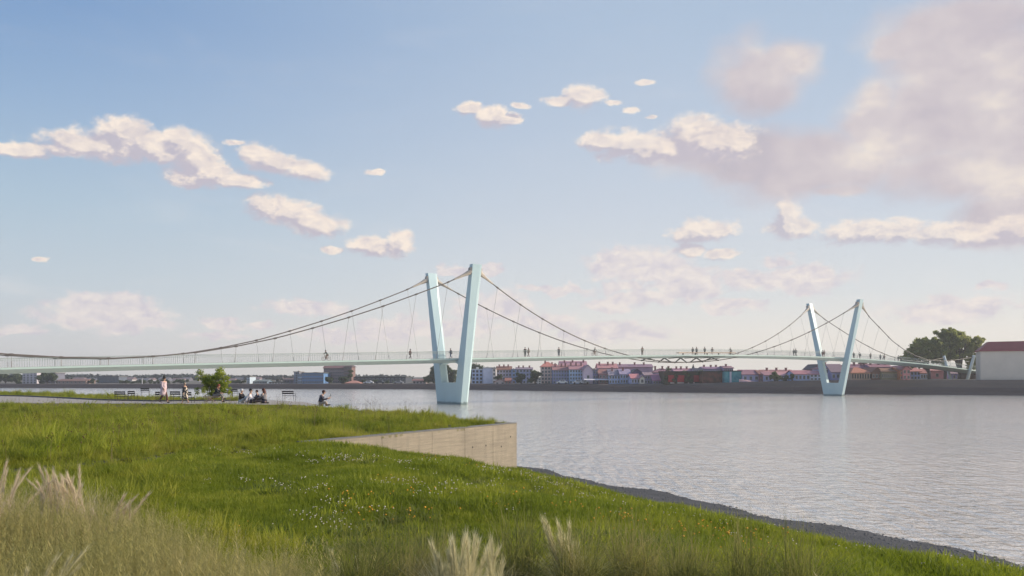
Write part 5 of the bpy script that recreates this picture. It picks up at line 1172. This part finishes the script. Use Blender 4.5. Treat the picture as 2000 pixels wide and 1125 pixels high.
s_ = np.clip(hmax, .12, 1.05) * (.50 + .60 * vnoise(X, Y, 1.5, 12)) * rng.uniform(.8, 1.05, len(X)); k = (s_ > .3) & (rng.random(len(X)) < .8); X, Y, s_ = X[k], Y[k], s_[k]
print('golden', len(X))
scatter('feathery_grass', 'dense tan and green feathery grass filling the left foreground', 'grass', np.stack([X, Y, np.full(len(X), TZ)], 1), rng.uniform(0, 6.28, len(X)), s_, rng.choice(3, len(X)), gs)

# single ornamental clumps: things of their own
def plume(r, b0, H0, az_, ln, wd, n, w_=.0021):
    V, T = [], []; c = 0; pts = [b0 + np.array([math.cos(az_) * ln * f * f, math.sin(az_) * ln * f * f, H0 * f]) for f in np.linspace(0, 1, 9)]
    for i in range(8):
        V += [pts[i] + (w_, 0, 0), pts[i] - (w_, 0, 0), pts[i + 1]]; T.append((c, c + 1, c + 2)); c += 3
    for q in range(n):
        f = r.uniform(.42, .97); i = int(f * 8); g = f * 8 - i; p_ = pts[i] * (1 - g) + pts[min(8, i + 1)] * g; dr = pts[min(8, i + 1)] - pts[i]; dr = dr / np.linalg.norm(dr)
        side = r.normal(size=3); side -= dr * side.dot(dr); side /= np.linalg.norm(side); L_ = H0 * r.uniform(.07, .17); e_ = p_ + dr * L_ + side * wd * (1.25 - f) * r.uniform(.4, 1.3)
        sd_ = np.cross(dr, side) * w_ * .75; V += [p_ - sd_, p_ + sd_, e_]; T.append((c, c + 1, c + 2)); c += 3
    return np.array(V), np.array(T)
def clump(name, label, x, y_base_d, plumes, H0, spread, m, leaves=160, lh=.35, lw=.006, lean=.35, seed=1, lm=None, n=80, wd=.05, dirx=0, lcurve=1.0):
    r = np.random.default_rng(seed); b0 = gp(x, y_base_d, TZ); root = tag(empty(name, b0), label, 'ornamental grass', 'ornamental grass clumps in the foreground bed')
    lv = blades(leaves, spread * .55, lh, lw, 1.5, seed, curve=lcurve, seg=4, hv=.5); link(bpy.data.objects.new('leaves', fastmesh('leaves', *lv, lm or M_green)), root)
    if plumes:
        pr = []
        if plumes > 3: pr.append((blades(plumes * (95 if m is M_plume else 20), spread * .9, H0 * .98, .0020, .75, seed + 9, curve=.7, seg=4, hv=.45), 0)); pr[0][0][0][:, 0] += dirx * (pr[0][0][0][:, 2] / H0) ** 2 * H0
        for q in range(plumes):
            s0 = np.array([r.normal() * spread * .4, r.normal() * spread * .4, 0]); a = r.uniform(0, 6.28); v, t = plume(r, s0, H0 * r.uniform(.72, 1.05), a, lean * H0 * r.uniform(.1, 1), wd, n); v[:, 0] += dirx * (v[:, 2] / H0) ** 2 * H0; pr.append(((v, t), 0))
        VT, _ = merge(pr); link(bpy.data.objects.new('plumes', fastmesh('plumes', *VT, m)), root)
    return root
def hfor(y, d): return EYE - (y - HOR) / F * d - TZ      # height of a plant at depth d whose tip is seen at row y
CL = [('feather_grass', 'clump of pinkish cream plumes standing above the golden grass at left', 135, 8.9, 26, 915, .34, M_pink, .25, -.1),
      ('feather_grass', 'cream plumes at the very left edge of the picture', -6, 8.2, 10, 912, .22, M_pink, .35, .1),
      ('feather_grass', 'pinkish plumes lower down inside the golden grass at left', 205, 8.0, 12, 962, .24, M_pink, .3, .1),
      ('feather_grass', 'pale plume tips in the bottom left corner', 34, 4.7, 9, 1082, .10, M_plume, .3, .15),
      ('feather_grass', 'single cream plume bending left at the right end of the golden grass', 662, 6.0, 1, 1036, .01, M_plume, .1, -.22),
      ('feather_grass', 'pair of thin cream plumes left of the big cream clump', 700, 5.6, 3, 1072, .03, M_plume, .2, -.2),
      ('feather_grass', 'biggest cream plume clump at the bottom centre', 893, 5.2, 17, 1040, .15, M_plume, .16, .02),
      ('feather_grass', 'short cream plumes at the right foot of the biggest clump', 968, 5.0, 4, 1062, .05, M_plume, .2, .1),
      ('feather_grass', 'cream plume clump fanning to the left, right of the biggest one', 1112, 5.7, 13, 1026, .07, M_plume, .14, -.12),
      ('feather_grass', 'tiny white plume tips at the bottom edge right of the mounds', 1665, 4.9, 4, 1104, .04, M_plume, .35, -.1)]
for k, (nm, lb, x, d, n_, yt, sp, m, ln, dx) in enumerate(CL):
    clump(nm, lb, x, d, n_, hfor(yt, d) / 1.04, sp, m, leaves=120 if n_ > 3 else 24, lh=hfor(yt, d) * .62, lw=.005, lean=ln * 1.6, seed=100 + k, n=340, wd=.075, dirx=dx)
M_fount = leafmat('fountain_grass_leaves', [(.09, .11, .025), (.24, .24, .07), (.52, .42, .20)], .5, 3.0)
for k, (x, d, yt, sp, lb) in enumerate([(1240, 5.8, 1062, .26, 'dark green fountain grass mound right of the fanned plumes'), (1010, 5.7, 1058, .22, 'arching fountain grass between the two cream clumps'), (770, 5.6, 1082, .24, 'arching fountain grass left of the biggest cream clump'),
        (1130, 5.5, 1078, .22, 'green fountain grass at the foot of the fanned plumes'), (1340, 5.4, 1092, .2, 'low fountain grass mound right of the dark green one'), (1460, 5.3, 1090, .2, 'thin tan fountain grass third from the right'), (1560, 5.2, 1102, .16, 'thin tan fountain grass near the bottom edge, farthest right'), (850, 5.9, 1068, .2, 'fountain grass behind the biggest cream clump'), (690, 5.2, 1096, .2, 'low fountain grass beside the thin cream plumes')]):
    clump('fountain_grass', lb, x, d, 0, 0, sp, None, leaves=900, lh=hfor(yt, d) * 1.75, lw=.0050, seed=130 + k, lm=M_fount, lcurve=1.15)
# low weeds between the clumps
X, Y = sample(900, 4.2, 7.6, 1.5, 560, 2050, pad=.1); k = ~((pxof(X, Y) < 640) & (Y < 6)); X, Y = X[k], Y[k]
scatter('bed_grass', 'short dark grass between the ornamental clumps', 'grass', np.stack([X, Y, ground(X, Y)], 1), rng.uniform(0, 6.28, len(X)), .5 + .5 * rng.random(len(X)), rng.choice(3, len(X)), lawn_src)

# stones on the gravel strip
def stone_src(name, seed):
    r = np.random.default_rng(seed); t = (1 + 5 ** .5) / 2
    v = np.array([(-1, t, 0), (1, t, 0), (-1, -t, 0), (1, -t, 0), (0, -1, t), (0, 1, t), (0, -1, -t), (0, 1, -t), (t, 0, -1), (t, 0, 1), (-t, 0, -1), (-t, 0, 1)], float) / 1.9
    f = np.array([(0, 11, 5), (0, 5, 1), (0, 1, 7), (0, 7, 10), (0, 10, 11), (1, 5, 9), (5, 11, 4), (11, 10, 2), (10, 7, 6), (7, 1, 8), (3, 9, 4), (3, 4, 2), (3, 2, 6), (3, 6, 8), (3, 8, 9), (4, 9, 5), (2, 4, 11), (6, 2, 10), (8, 6, 7), (9, 8, 1)])
    v = v * r.uniform(.75, 1.25, (12, 1)) * np.array([1, .8, .5]); return src(name, (v, f), M_stone)
M_stone = mat('river_stone', (.06, .062, .07), .8, 0, 3, col2=(.16, .155, .15))
st3 = [stone_src('stone_a', 1), stone_src('stone_b', 2), stone_src('stone_c', 3)]
X, Y = sample(26000, 20, 54, 1.2, 940, 2100, pad=.4); dS_ = shore_dist(X, Y); k = (dS_ > -.25) & (dS_ < 5.1) & ~in_terr(X, Y); X, Y = X[k], Y[k]
scatter('shore_stones', 'small dark stones and pebbles strewn on the gravel strip', 'stones', np.stack([X, Y, lawn_z(X, Y)], 1), rng.uniform(0, 6.28, len(X)), .018 + .045 * rng.random(len(X)) ** 3, rng.choice(3, len(X)), st3)

# ------------------------------------------------------------------ thin evening haze
hz = bpy.data.materials.new('thin_haze'); hz.use_nodes = True; hz.node_tree.nodes.clear(); N = NT(hz.node_tree)
pv = N.n('ShaderNodeVolumePrincipled'); pv.inputs['Color'].default_value = (.86, .88, .94, 1); pv.inputs['Density'].default_value = .00036; pv.inputs['Anisotropy'].default_value = .2
N.link(pv.outputs[0], N.n('ShaderNodeOutputMaterial').inputs['Volume'])
hb2 = MB().box(-900, 900, -60, 1400, -5.5, 34).build('haze', hz); tag(hb2, 'thin pale haze in the air over the river', 'haze', kind='stuff')
